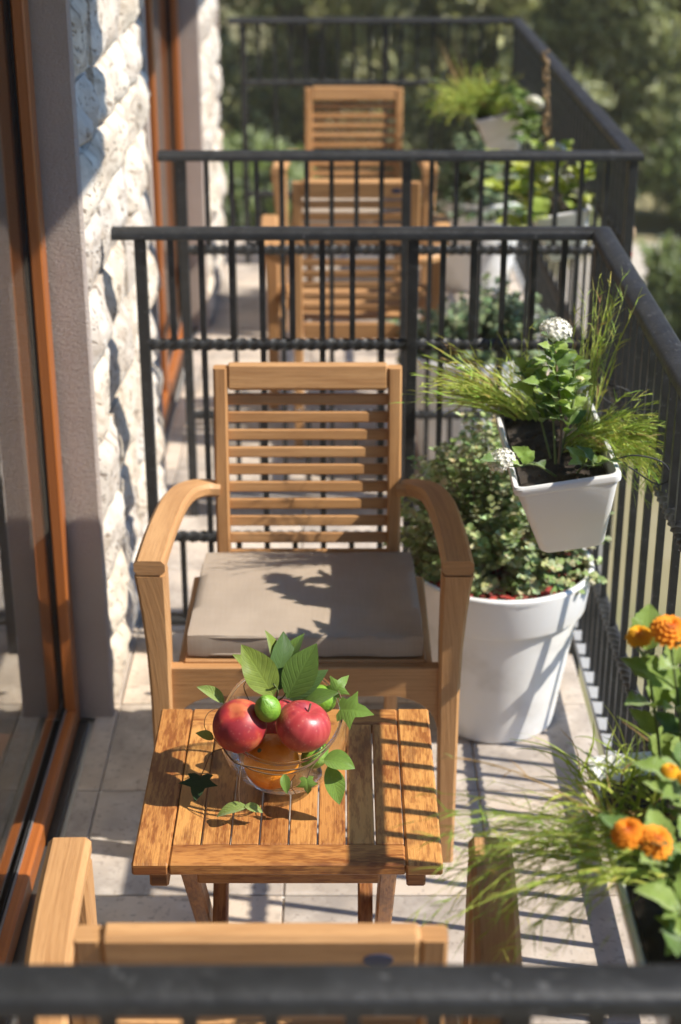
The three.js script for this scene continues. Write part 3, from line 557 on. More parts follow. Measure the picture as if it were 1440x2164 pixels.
{
  const n = thing('nectarine', 'red and yellow nectarine on the left of the glass bowl', 'fruit', at(-0.064, 0.038, 0.052)); rot(n, 0.55, -0.3, 0.25); part(n, 'skin', nectarine, nectMat);
  const a = thing('apple', 'shiny red apple on the right of the glass bowl', 'fruit', at(0.031, 0.04, 0.058)); rot(a, -0.35, 2.2, 0.5); part(a, 'skin', apple, appleMat); part(a, 'stalk', taperTube([V(0, 0.025, 0), V(0.001, 0.034, 0.001), V(0.003, 0.041, 0.002)], 0.0012, 0.0017, 6), woodyStem);
  const o = thing('orange', 'bright orange resting at the front inside the glass bowl', 'fruit', at(-0.018, -0.03, 0.043)); rot(o, 0.3, 0.4, 0.5); part(o, 'peel', orange, citrusMat); part(o, 'stem_scar', new THREE.CylinderGeometry(0.003, 0.0036, 0.0014, 10), stemMat, [0, 0.0388, 0]);
  const l = thing('lime', 'small green lime between the two red fruits', 'fruit', at(-0.021, 0.074, 0.062)); rot(l, 0.25, 0.3, 0.25); part(l, 'peel', lime, citrusMat); part(l, 'stem_scar', new THREE.CylinderGeometry(0.0022, 0.003, 0.002, 8), stemMat, [0, -0.0255, 0]);
  const l2 = thing('lime', 'green lime under the glass rim behind the red apple', 'fruit', at(0.058, 0.044, -0.018)); rot(l2, 0.4, 0.2, 0.7); l2.scale.setScalar(1.1); part(l2, 'peel', lime, citrusMat);
  const l3 = thing('lime', 'green lime low in the bowl to the right of the orange', 'fruit', at(0.048, -0.022, 0.038)); rot(l3, 1.2, 0.6, 1.1); part(l3, 'peel', lime, citrusMat);
  const a2 = thing('apple', 'dark red apple half hidden under the leaves in the bowl', 'fruit', at(-0.006, -0.018, -0.046)); rot(a2, 0.2, 2, 0.1); a2.scale.setScalar(0.96); part(a2, 'skin', apple, appleMat);
  // citrus sprig
  const s = thing('citrus_sprig', 'sprig of large glossy citrus leaves standing up in the fruit bowl', 'leaves', at(-0.01, 0.02, -0.005));
  const put = (geo, mat, base, tip, hint, lab) => { const b = V(...base), d = V(...tip).sub(b); const m = part(s, 'leaf', geo, mat, b, frame(d, V(...hint))); if (lab) m.userData.label = lab; return m; };
  const c1 = leafGeo(0.092, 0.054, { fold: 0.3, curl: 0.5, wave: 0.06 }), c2 = leafGeo(0.096, 0.056, { fold: 0.16, curl: 0.25, wide: 0.48 }), c3 = leafGeo(0.075, 0.036, { fold: 0.3, curl: 0.6 });
  put(c1, citrusLeaf[1], [-0.004, 0.052, 0.026], [-0.05, 0.124, 0.0], [0.35, 0.35, 1], 'yellow green mottled leaf');
  put(c2, citrusLeaf[0], [0.016, 0.044, 0.02], [0.06, 0.126, 0.0], [-0.25, 0.3, 1]);
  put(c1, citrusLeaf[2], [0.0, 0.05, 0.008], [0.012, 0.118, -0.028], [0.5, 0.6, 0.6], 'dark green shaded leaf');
  put(c3, citrusLeaf[1], [0.0, 0.065, -0.01], [-0.012, 0.142, -0.03], [0.9, 0.3, 0.5]);
  put(c3, citrusLeaf[0], [0.008, 0.068, -0.006], [0.04, 0.13, -0.045], [-0.5, 0.8, 0.5]);
  put(c3, citrusLeaf[1], [-0.012, 0.05, -0.01], [-0.055, 0.095, -0.015], [0.2, 0.9, 0.4]);
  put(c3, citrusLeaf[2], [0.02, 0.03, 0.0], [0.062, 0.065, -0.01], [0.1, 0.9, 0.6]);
  put(c3, citrusLeaf[0], [0.03, 0.02, 0.012], [0.085, 0.055, 0.02], [0.1, 1, 0.4]);
  part(s, 'stem', taperTube([V(0.0, -0.01, 0.0), V(-0.002, 0.03, 0.008), V(0.002, 0.055, 0.016), V(-0.004, 0.075, 0.03)], 0.0022, 0.0013), stemMat);
  part(s, 'stem', taperTube([V(-0.002, 0.03, 0.008), V(0.01, 0.045, 0.018), V(0.014, 0.058, 0.03)], 0.0016, 0.001), stemMat);
  // ivy trails: stems over the rim with leaves
  const iv = thing('ivy_vine', 'thin ivy vine trailing over the rim of the glass bowl', 'vine', at(0, 0, 0));
  const ig = ivyGeo(0.045), ig2 = ivyGeo(0.03, 0.6), sm = leafGeo(0.03, 0.016, { fold: 0.4, curl: 0.8 }), md = leafGeo(0.05, 0.022, { fold: 0.5, curl: 0.9 });
  const L = (geo, mat, base, dir, hint, lab) => { const m = part(iv, 'leaf', geo, mat, V(...base), frame(V(...dir), V(...hint))); if (lab) m.userData.label = lab; };
  part(iv, 'stem', tube([V(-0.095, 0.0, 0.04), V(-0.07, -0.006, 0.083), V(-0.035, -0.004, 0.102), V(0.0, -0.004, 0.109), V(0.035, 0.0, 0.104), V(0.062, 0.012, 0.085), V(0.085, 0.03, 0.05), V(0.088, 0.055, 0.0), V(0.07, 0.075, -0.03)], 0.0013, 60), vineStem);
  part(iv, 'stem', tube([V(-0.07, -0.004, 0.082), V(-0.04, -0.008, 0.103), V(0.0, -0.01, 0.111), V(0.03, -0.003, 0.108), V(0.055, 0.005, 0.093)], 0.001, 40), vineStem);
  part(iv, 'stem', tube([V(-0.085, 0.005, 0.06), V(-0.105, 0.002, 0.068), V(-0.118, -0.03, 0.06), V(-0.128, -0.066, 0.03)], 0.0008, 20), vineStem);
  part(iv, 'stem', tube([V(-0.095, 0.0, 0.045), V(-0.118, 0.03, 0.04), V(-0.112, 0.048, 0.03), V(-0.08, 0.055, 0.02)], 0.0006, 20), vineStem);
  part(iv, 'stem', tube([V(-0.06, -0.004, 0.092), V(-0.064, -0.03, 0.105), V(-0.064, -0.058, 0.112)], 0.0007, 14), vineStem);
  part(iv, 'stem', tube([V(0.052, 0.005, 0.096), V(0.042, -0.006, 0.106), V(0.038, -0.016, 0.11)], 0.0007, 10), vineStem);
  part(iv, 'stem', tube([V(0.02, -0.012, 0.108), V(0.012, -0.03, 0.105), V(0.02, -0.05, 0.1)], 0.0007, 10), vineStem);
  part(iv, 'stem', tube([V(-0.05, 0.06, 0.02), V(-0.06, 0.075, -0.005), V(-0.045, 0.08, -0.03)], 0.0008, 10), vineStem);
  L(ig, ivyLeaf[0], [0.086, 0.05, 0.022], [0.75, 0.12, 0.3], [-0.15, 0.75, 0.6], 'bright green ivy leaf');
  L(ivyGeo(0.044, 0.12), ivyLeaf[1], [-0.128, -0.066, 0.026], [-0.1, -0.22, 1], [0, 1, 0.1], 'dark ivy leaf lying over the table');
  L(md, ivyLeaf[2], [-0.09, 0.054, 0.012], [-0.7, 0.5, -0.15], [0.35, 0.8, 0.5]);
  L(sm, ivyLeaf[2], [-0.104, 0.012, 0.046], [-0.8, 0.42, 0.1], [0.4, 0.7, 0.6]);
  L(md, ivyLeaf[2], [-0.052, -0.066, 0.112], [-1, -0.16, 0.14], [0.1, 0.95, 0.3]);
  L(sm, ivyLeaf[2], [-0.056, -0.064, 0.112], [1, -0.25, 0.12], [0, 0.9, 0.4]);
  L(ivyGeo(0.024, 0.5), ivyLeaf[0], [0.037, -0.016, 0.11], [0.12, -0.9, 0.35], [0.1, 0.4, 0.9]);
  L(leafGeo(0.062, 0.034, { fold: 0.25, curl: 0.7 }), ivyLeaf[0], [0.068, -0.01, 0.088], [0.32, -0.8, 0.4], [0.35, 0.45, 0.8]);
  L(leafGeo(0.05, 0.036, { fold: 0.4, curl: 0.9 }), ivyLeaf[0], [0.062, 0.004, 0.092], [0.95, -0.05, 0.25], [0.0, 0.9, 0.45]);
  L(sm, ivyLeaf[0], [0.004, -0.008, 0.112], [0.1, -0.5, 0.5], [0, 0.5, 0.8]);
  L(ig2, ivyLeaf[0], [0.075, 0.06, -0.01], [0.55, 0.55, -0.2], [0.2, 0.6, 0.7]);
}

// ------------------------------------------------------------------ rail planters
function planterBox(name, label, pos, tilt, len = 0.45, W = 0.18, wire = true) {
  const t = thing(name, label, 'planter', pos, 0, 'white rail planters'); t.rotation.z = tilt;
  // pos is the middle of the rim; open tapered box: outer walls, rim, inner walls
  const h = 0.15, wb = W * 0.62, lb = len * 0.8, rows = [];
  const ring = (w, l, y, r = 0.014) => { const p = []; for (const [sx, sz, a0] of [[1, 1, 0], [-1, 1, 1], [-1, -1, 2], [1, -1, 3]]) for (let k = 0; k <= 3; k++) { const a = (a0 + k / 3) * Math.PI / 2; p.push([sx * (w / 2 - r) + Math.cos(a) * r, y, sz * (l / 2 - r) + Math.sin(a) * r]); } return p; };
  const prof = [[wb - 0.01, lb - 0.01, -h], [wb, lb, -h + 0.006], [W - 0.014, len - 0.007, -0.02], [W - 0.013, len - 0.006, -0.016], [W - 0.002, len - 0.002, -0.014], [W, len, -0.01], [W, len, -0.003], [W - 0.004, len - 0.004, 0], [W - 0.014, len - 0.014, 0], [W - 0.018, len - 0.018, -0.003], [W - 0.024, len - 0.024, -0.02], [wb + 0.03, lb + 0.03, -h * 0.55]];
  for (const [w, l, y] of prof) rows.push(ring(w, l, y));
  const pos2 = [], idx = [], N = 16; for (const r of rows) for (const p of r) pos2.push(...p);
  for (let i = 0; i < rows.length - 1; i++) for (let k = 0; k < N; k++) { const a = i * N + k, b = i * N + (k + 1) % N; idx.push(a, a + N, b, b, a + N, b + N); }
  for (let k = 1; k < N - 1; k++) idx.push(0, k, k + 1);
  let g = new THREE.BufferGeometry(); g.setAttribute('position', new THREE.Float32BufferAttribute(pos2, 3)); g.setIndex(idx); g = g.toNonIndexed(); g.computeVertexNormals(); creased(g, 0.6);
  part(t, 'box', gridUV(g, 'z', rr(0, 3), rr(0, 3), 2), whitePlastic);
  const sg = new THREE.PlaneGeometry(W - 0.034, len - 0.034, 20, 48).rotateX(-Math.PI / 2), sp = sg.attributes.position; for (let i = 0; i < sp.count; i++) sp.setY(i, (fbm(sp.getX(i) * 60 + pos[2], sp.getZ(i) * 60, 4, 3) - 0.5) * 0.016); sg.computeVertexNormals();
  const so = part(t, 'soil', sg, soilMat, [0, -0.026, 0]);
  const crumbs = []; const r2 = rng(Math.floor(pos[2] * -100)); for (let i = 0; i < 260; i++) { const s = rr(0.0015, 0.0048, r2); crumbs.push(new THREE.TetrahedronGeometry(s, 0).rotateX(r2() * 6).rotateY(r2() * 6).translate(rr(-0.5, 0.5, r2) * (W - 0.05), rr(-0.002, 0.004, r2), rr(-0.5, 0.5, r2) * (len - 0.05))); }
  const cm = part(so, 'soil_crumbs', merge(crumbs), soilBits); cm.userData.kind = 'stuff';
  if (wire) for (const z of [len * 0.36, -len * 0.36]) part(t, 'wire_tie', tube([V(W / 2 - 0.004, -0.002, z), V(W / 2 + 0.03, 0.003, z + 0.006), V(0.168 + (0.18 - W) / 2, -0.02, z + 0.004), V(0.178, -0.052, z), V(0.16, -0.062, z - 0.004), V(W / 2 + 0.02, -0.02, z - 0.003)], 0.0016, 20), gasket);
  return t;
}
const T1 = 0.16;
planterBox('rail_planter', 'tilted white rail planter with white flowers beside the chair back', [0.375, 0.822, -2.76], T1, 0.5);
planterBox('rail_planter', 'white rail planter with orange flowers at the front right', [0.383, 0.812, -1.475], 0.1);
planterBox('rail_planter', 'tilted white rail planter at the far corner of the far balcony', [0.575, 0.785, -6.26], 0.22);
planterBox('rail_planter', 'white rail planter behind the front rail of the far balcony', [0.64, 0.745, -4.93], 0.2, 0.45, 0.17);

// round pots with mulch
function roundPot(label, x, z, seed) {
  const t = thing('round_pot', label, 'pot', [x, 0, z], 0, 'large white round pots');
  const pr = [[0.0, 0.004], [0.118, 0.004], [0.126, 0.0], [0.131, 0.008], [0.172, 0.272], [0.174, 0.281], [0.186, 0.284], [0.1955, 0.362], [0.2, 0.37], [0.197, 0.376], [0.189, 0.376], [0.185, 0.368], [0.175, 0.29], [0.15, 0.285]].map(([a, b]) => new THREE.Vector2(a, b));
  const g = new THREE.LatheGeometry(pr, 72); part(t, 'shell', creased(gridUV(g.toNonIndexed(), 'y', seed, 0, 2), 0.5), whitePlastic);
  part(t, 'soil', new THREE.CylinderGeometry(0.176, 0.17, 0.02, 40), soilMat, [0, 0.328, 0]);
  const r = rng(seed); const lists = [[], [], []];
  for (let i = 0; i < 620; i++) { const a = r() * 6.283, q = Math.sqrt(r()) * 0.168, g2 = board(rr(0.014, 0.034, r), rr(0.003, 0.007, r), rr(0.007, 0.014, r), 0.0015); g2.applyMatrix4(new THREE.Matrix4().compose(V(Math.cos(a) * q, 0.346 + r() * 0.016, Math.sin(a) * q), new THREE.Quaternion().setFromEuler(new THREE.Euler((r() - 0.5) * 0.9, r() * 6.3, (r() - 0.5) * 0.9)), V(1, 1, 1))); lists[Math.floor(r() * 3)].push(g2); }
  lists.forEach((l, i) => { part(t, 'bark_mulch', merge(l), mulchMats[i]).userData.kind = 'stuff'; });
  return t;
}
roundPot('large white round pot standing beside the armchair', 0.336, -3.152, 5);
roundPot('large white round pot just behind the front rail of the far balcony', 0.37, -4.62, 6);
roundPot('large white round pot at the far end of the far balcony', 0.56, -6.58, 7);

// ------------------------------------------------------------------ plants
const tinyLeaf = (() => { const g = new THREE.BufferGeometry(); const p = [0, 0, 0, 0.32, 0.35, 0.08, 0.36, 0.7, 0.06, 0, 1, -0.12, -0.36, 0.7, 0.06, -0.32, 0.35, 0.08, 0, 0.55, -0.02]; g.setAttribute('position', new THREE.Float32BufferAttribute(p, 3)); g.setIndex([0, 1, 6, 1, 2, 6, 2, 3, 6, 3, 4, 6, 4, 5, 6, 5, 0, 6]); g.computeVertexNormals(); return g; })();
const bushLeafMat = plainLeaf(1, 1, 1, 0.3); bushLeafMat.vertexColors = true;
function scatter(geo, mats, cols) { // many copies of a small leaf as one surface, tinted leaf by leaf
  const P = geo.attributes.position, N = geo.attributes.normal, I = geo.index.array, n = P.count, pos = new Float32Array(mats.length * n * 3), nor = new Float32Array(mats.length * n * 3), col = new Float32Array(mats.length * n * 3), idx = new Uint32Array(mats.length * I.length), v = V(), nm = new THREE.Matrix3();
  mats.forEach((m, k) => { nm.getNormalMatrix(m); for (let i = 0; i < n; i++) { const o = (k * n + i) * 3; v.fromBufferAttribute(P, i).applyMatrix4(m).toArray(pos, o); v.fromBufferAttribute(N, i).applyMatrix3(nm).normalize().toArray(nor, o); cols[k].toArray(col, o); } for (let i = 0; i < I.length; i++) idx[k * I.length + i] = I[i] + k * n; });
  const g = new THREE.BufferGeometry(); g.setAttribute('position', new THREE.BufferAttribute(pos, 3)); g.setAttribute('normal', new THREE.BufferAttribute(nor, 3)); g.setAttribute('color', new THREE.BufferAttribute(col, 3)); g.setIndex(new THREE.BufferAttribute(idx, 1)); return g;
}
function bush(name, label, base, { rx, rz, h, n, seed, leaf = 0.014, lean = [0, 0], pal, mat = bushLeafMat, low = -0.12, group }) {
  const t = thing(name, label, 'plant', base, 0, group), r = rng(seed), mats = [], cols = [], stems = [];
  const dom = (dir) => { const k = 0.72 + 0.5 * noise3(dir.x * 2.2 + seed, dir.y * 2.2, dir.z * 2.2); return k; };
  for (let i = 0; i < n; i++) {
    const a = r() * 6.283, el = Math.asin(rr(low, 1, r)), dir = V(Math.cos(a) * Math.cos(el), Math.sin(el), Math.sin(a) * Math.cos(el)), k = dom(dir) * rr(0.62, 1, r);
    const tip = V(dir.x * rx * k + lean[0] * Math.max(0, dir.y), Math.max(0.02, dir.y) * h * k + (dir.y < 0 ? dir.y * 0.16 : 0), dir.z * rz * k + lean[1] * Math.max(0, dir.y)), root = V(tip.x * 0.35 + (r() - 0.5) * 0.05, 0, tip.z * 0.35 + (r() - 0.5) * 0.05);
    const mid = root.clone().lerp(tip, 0.55).add(V(0, 0.035, 0)), cv = new THREE.QuadraticBezierCurve3(root, mid, tip);
    if (i % 3 === 0) stems.push(new THREE.TubeGeometry(cv, 5, 0.0011, 4, false));
    const m = 9; const base0 = pal[Math.floor(r() * pal.length)];
    for (let j = 0; j < m; j++) {
      const u = 1 - j / m * 0.55, p = cv.getPoint(u), tan = cv.getTangent(u);
      for (const s of j === 0 ? [0, 1, 2, 3] : [0, 1]) {
        const ph = s * (j === 0 ? 1.57 : Math.PI) + j * 1.57 + r() * 0.5, side = V(Math.cos(ph), 0.15, Math.sin(ph)), d = side.addScaledVector(tan, j === 0 ? 0.9 : 0.35).normalize(), q = frame(d, tan.clone().add(V(0, 0.8, 0)));
        const sc = leaf * rr(0.65, 1.25, r) * (1 - 0.35 * (1 - u)); mats.push(new THREE.Matrix4().compose(p, q, V(sc, sc, sc)));
        const c = mix3(base0, pal[Math.floor(r() * pal.length)], 0.35); cols.push(lin(...c.map((x) => x * rr(0.82, 1.18, r))));
      }
    }
  }
  part(t, 'foliage', scatter(tinyLeaf, mats, cols), mat).userData.kind = 'stuff';
  part(t, 'stems', merge(stems), woodyStem).userData.kind = 'stuff';
  return t;
}
const oregano = [[0.32, 0.38, 0.15], [0.48, 0.52, 0.27], [0.2, 0.29, 0.085], [0.6, 0.62, 0.34], [0.26, 0.36, 0.1]];
const silver = [[0.24, 0.31, 0.18], [0.34, 0.4, 0.26], [0.16, 0.23, 0.1], [0.28, 0.37, 0.18]];
bush('bushy_herb', 'bushy pale green herb in the round pot beside the armchair', [0.335, 0.34, -3.152], { rx: 0.225, rz: 0.19, h: 0.37, n: 780, seed: 21, leaf: 0.0165, lean: [-0.04, -0.03], pal: oregano, low: 0.03, group: 'herbs in round pots' });
bush('bushy_herb', 'grey green herb in the round pot behind the front rail of the far balcony', [0.37, 0.34, -4.62], { rx: 0.25, rz: 0.2, h: 0.21, n: 380, seed: 22, leaf: 0.02, lean: [0.08, 0], pal: silver, group: 'herbs in round pots' });
bush('bushy_herb', 'grey green herb in the farthest round pot', [0.56, 0.34, -6.58], { rx: 0.25, rz: 0.24, h: 0.26, n: 340, seed: 23, leaf: 0.024, pal: silver, group: 'herbs in round pots' });

function grassTuft(name, label, base, opts) { // opts: list of {root, tips spread}
  const t = thing(name, label, 'grass', base), pos = [], nor = [], col = [], idx = [];
  for (const o of opts) {
    const r = rng(o.seed);
    for (let i = 0; i < o.n; i++) {
      const root = V(o.root[0] + (r() - 0.5) * o.foot, o.root[1], o.root[2] + (r() - 0.5) * o.foot), L = o.len * rr(0.55, 1.1, r);
      const dir = V(o.dir[0] + (r() - 0.5) * o.fan, o.dir[1] + (r() - 0.5) * o.fan * 0.6, o.dir[2] + (r() - 0.5) * o.fan).normalize(), droop = o.droop * rr(0.4, 1.3, r), n = 7, w = rr(0.0006, 0.0014, r) * (o.w || 1), dry = r() < (o.dry || 0.06);
      const c = dry ? [0.34, 0.22, 0.08] : mix3([0.25, 0.36, 0.03], [0.5, 0.56, 0.1], r());
      const pts = []; for (let k = 0; k <= n; k++) { const u = k / n; pts.push(V(root.x + dir.x * L * u, root.y + dir.y * L * u - droop * u * u * L, root.z + dir.z * L * u).add(V(Math.sin(u * 5 + i) * 0.004, 0, Math.cos(u * 4 + i) * 0.004))); }
      const ribbon = (P, wid, cc) => { const m = P.length, s0 = pos.length / 3; for (let k = 0; k < m; k++) { const tan = P[Math.min(k + 1, m - 1)].clone().sub(P[Math.max(k - 1, 0)]).normalize(), sd = tan.clone().cross(V(Math.sin(i), 0.4, Math.cos(i))).normalize(), ww = wid * (1 - 0.85 * (k / (m - 1)) ** 2), nn = sd.clone().cross(tan); for (const s of [-1, 1]) { const p = P[k].clone().addScaledVector(sd, s * ww); pos.push(p.x, p.y, p.z); nor.push(nn.x, nn.y, nn.z); col.push(...cc); } } for (let k = 0; k < m - 1; k++) { const a = s0 + k * 2; idx.push(a, a + 1, a + 2, a + 1, a + 3, a + 2); } };
      ribbon(pts, w, c);
      if (o.fern) for (let k = 2; k <= n; k++) for (let q = 0; q < o.fern; q++) { const p = pts[k].clone().lerp(pts[k - 1], r()), tan = pts[k].clone().sub(pts[k - 1]).normalize(), d = tan.clone().multiplyScalar(0.9).add(V(r() - 0.5, r() * 0.6 - 0.25, r() - 0.5).multiplyScalar(1.5)).normalize(), l = rr(0.012, 0.032, r); ribbon([p, p.clone().addScaledVector(d, l * 0.5), p.clone().addScaledVector(d, l).add(V(0, -0.003, 0))], w * 0.75, c.map((x) => x * rr(0.8, 1.2, r))); }
    }
  }
  const g = new THREE.BufferGeometry(); g.setAttribute('position', new THREE.Float32BufferAttribute(pos, 3)); g.setAttribute('normal', new THREE.Float32BufferAttribute(nor, 3)); g.setAttribute('color', new THREE.Float32BufferAttribute(col, 3)); g.setIndex(idx);
  part(t, 'blades', g, grassMat).userData.kind = 'stuff';
  return t;
}
grassTuft('feathery_grass', 'feathery grass leaning left at the back of the white flower planter', [0.345, 0.8, -2.885], [{ root: [0, 0, 0], foot: 0.05, n: 130, len: 0.22, dir: [-0.95, 0.68, 0.0], fan: 0.75, droop: 0.25, seed: 31, fern: 1, dry: 0.1, w: 1.5 }, { root: [0.02, 0, 0], foot: 0.06, n: 50, len: 0.2, dir: [-0.3, 0.9, 0.1], fan: 0.6, droop: 0.3, seed: 32, fern: 1, dry: 0.15 }]);
grassTuft('feathery_grass', 'feathery grass spilling over the rail side of the white flower planter', [0.425, 0.81, -2.71], [{ root: [0, 0, 0], foot: 0.07, n: 170, len: 0.2, dir: [0.62, 0.62, 0.25], fan: 0.7, droop: 0.75, seed: 33, fern: 3, dry: 0.03 }, { root: [0.02, 0.0, -0.12], foot: 0.04, n: 34, len: 0.27, dir: [0.12, 1, -0.1], fan: 0.4, droop: 0.05, seed: 34, fern: 2, dry: 0.2 }]);
grassTuft('feathery_grass', 'fine grass arching left out of the orange flower planter', [0.35, 0.8, -1.5], [{ root: [-0.02, 0, 0.0], foot: 0.1, n: 110, len: 0.24, dir: [-0.85, 0.45, 0.05], fan: 0.8, droop: 0.65, seed: 35, fern: 2, w: 0.9 }, { root: [0.0, 0, -0.1], foot: 0.14, n: 160, len: 0.13, dir: [-0.1, 0.85, -0.1], fan: 1.6, droop: 0.5, seed: 36, fern: 0, w: 1.6 }]);
grassTuft('feathery_grass', 'yellow green grass in the far corner planter', [0.56, 0.76, -6.25], [{ root: [-0.03, 0, 0], foot: 0.12, n: 380, len: 0.23, dir: [-0.2, 0.85, 0.0], fan: 1.6, droop: 0.5, seed: 37, fern: 3, w: 1.5 }, { root: [-0.06, 0, -0.05], foot: 0.04, n: 26, len: 0.3, dir: [-0.35, 1, 0], fan: 0.3, droop: 0.1, seed: 38, dry: 0.9, w: 1.6 }]);

// broad-leaved flowering plants
const broad = [leafGeo(0.055, 0.036, { fold: 0.42, curl: 0.8, serr: 0.14, wide: 0.36, wave: 0.16, nu: 14 }), leafGeo(0.045, 0.031, { fold: 0.35, curl: 0.9, serr: 0.1, wide: 0.36, wave: 0.06 }), leafGeo(0.062, 0.038, { fold: 0.32, curl: 0.65, serr: 0.14, wide: 0.38, wave: 0.18, nu: 14 })];
const floret = (() => { const parts = []; for (let k = 0; k < 4; k++) { const a = k * 1.57; const p = new THREE.CircleGeometry(0.5, 6).scale(1, 0.8, 1).translate(0.48, 0, 0.05).rotateY(-0.3).rotateZ(a); parts.push(p); } parts.push(new THREE.CylinderGeometry(0.16, 0.07, 0.9, 5).rotateX(Math.PI / 2).translate(0, 0, -0.42)); return merge(parts); })();
function domeHead(rad, n, seed) { const r = rng(seed), l = []; for (let i = 0; i < n; i++) { const u = (i + 0.5) / n, el = Math.acos(1 - u * 1.05), a = i * 2.39996 + r() * 0.3, d = V(Math.sin(el) * Math.cos(a), Math.cos(el), Math.sin(el) * Math.sin(a)); const g = floret.clone(); g.applyMatrix4(new THREE.Matrix4().compose(V(d.x * rad, d.y * rad * 0.62, d.z * rad), new THREE.Quaternion().setFromUnitVectors(V(0, 0, 1), d.clone().add(V((r() - 0.5) * 0.3, 0, (r() - 0.5) * 0.3)).normalize()), V(1, 1, 1).multiplyScalar(rad * 0.23))); l.push(g); } l.push(new THREE.SphereGeometry(rad * 0.86, 14, 8).scale(1, 0.6, 1)); return merge(l); }
function pomponHead(rad, seed) { const r = rng(seed), l = []; for (let ring = 0; ring < 6; ring++) { const n = [16, 15, 13, 10, 7, 4][ring], el = 0.12 + ring * 0.25; for (let k = 0; k < n; k++) { const a = (k + (ring % 2) * 0.5) / n * 6.283 + r() * 0.2, g = leafGeo(rad * lerp(0.95, 0.45, ring / 5), rad * lerp(0.62, 0.4, ring / 5), { fold: 0.3, curl: 0.9, wide: 0.7, nu: 4, wave: 0.2 }), d = V(Math.cos(a) * Math.cos(el), Math.sin(el), Math.sin(a) * Math.cos(el)); g.applyMatrix4(new THREE.Matrix4().compose(V(0, ring * rad * 0.05, 0), frame(d, V(-d.x * Math.sin(el) * 2, Math.cos(el) + 0.2, -d.z * Math.sin(el) * 2)), V(1, 1, 1))); l.push(g); } } return merge(l); }
function floweringPlant(name, label, base, stemsDef, mats, heads, seed, sizes = 1) {
  const t = thing(name, label, 'plant', base), r = rng(seed);
  for (const S of stemsDef) {
    const pts = S.pts.map((p) => V(...p)), cv = new THREE.CatmullRomCurve3(pts);
    part(t, 'stem', taperTube(pts, S.r || 0.0024, (S.r || 0.0024) * 0.6, 14), S.woody ? woodyStem : stemMat);
    const n = S.pairs || 5;
    for (let i = 0; i < n; i++) {
      const u = lerp(S.from ?? 0.3, 0.98, n > 1 ? i / (n - 1) : 1), p = cv.getPoint(u), tan = cv.getTangent(u), ph0 = i * 1.57 + r() * 0.6 + seed;
      for (const s of [0, Math.PI]) {
        if (r() < 0.08) continue;
        const ph = ph0 + s, out = V(Math.cos(ph), 0.25 + r() * 0.4, Math.sin(ph)).addScaledVector(tan, 0.3).normalize(), m = part(t, 'leaf', broad[Math.floor(r() * 3)], mats[Math.floor(r() * mats.length)], p.clone().addScaledVector(out, 0.004), frame(out, V(-out.x * 0.3 + 0.15, 1, -out.z * 0.3 + 0.3).add(V(r() - 0.5, 0, r() - 0.5).multiplyScalar(0.5))));
        m.scale.setScalar(sizes * rr(0.65, 1.15, r));
      }
    }
  }
  for (const H of heads) { const h = part(t, 'flower_head', H.geo, H.mat, H.p, frame(V(...(H.up || [0, 1, 0.2])).normalize(), V(0, 0, 1))); if (H.s) h.scale.setScalar(H.s); }
  return t;
}
const white1 = domeHead(0.022, 44, 41), pom1 = pomponHead(0.022, 42), pom2 = pomponHead(0.019, 43), budHead = domeHead(0.013, 14, 44);
// white lantana, planter by the chair: base at soil
floweringPlant('white_lantana', 'white flowering shrub with broad leaves in the tilted near planter', [0.378, 0.795, -2.7], [
  { pts: [[0, 0, 0.05], [0.002, 0.07, 0.045], [-0.004, 0.14, 0.01], [-0.006, 0.2, -0.045]], pairs: 12, from: 0.36, woody: true },
  { pts: [[0.0, 0, 0.04], [0.012, 0.06, 0.04], [0.022, 0.105, 0.03], [0.03, 0.13, 0.0]], pairs: 8, from: 0.3 },
  { pts: [[-0.01, 0, 0.02], [-0.03, 0.07, 0.01], [-0.045, 0.12, -0.02], [-0.055, 0.14, -0.05]], pairs: 9, from: 0.3 },
  { pts: [[-0.005, 0, 0.05], [-0.012, 0.08, 0.03], [-0.025, 0.135, 0.0]], pairs: 7, from: 0.45 },
  { pts: [[0.01, 0, 0.0], [0.03, 0.08, -0.04], [0.035, 0.15, -0.07]], pairs: 7, from: 0.35 },
  { pts: [[-0.01, 0, 0.1], [-0.05, 0.03, 0.12], [-0.085, 0.035, 0.14], [-0.105, 0.04, 0.15]], pairs: 4, from: 0.35 },
  { pts: [[0.02, 0, 0.1], [0.035, 0.025, 0.115], [0.05, 0.03, 0.13]], pairs: 3, from: 0.4 },
], lantanaLeaf, [
  { geo: white1, mat: petalWhite, p: [-0.004, 0.212, -0.05], s: 1.2, up: [0, 1, 0.35] }, { geo: white1, mat: petalWhite, p: [-0.11, 0.05, 0.152], s: 1.0, up: [-0.5, 1, 0.5] },
  { geo: budHead, mat: petalWhite, p: [0.048, 0.098, -0.09], s: 1.3 }, { geo: budHead, mat: petalCream, p: [-0.004, 0.112, 0.02], s: 0.8, up: [0, 0.8, 0.6] }, { geo: budHead, mat: petalCream, p: [0.036, 0.14, -0.002], s: 0.6 },
], 51, 0.82);
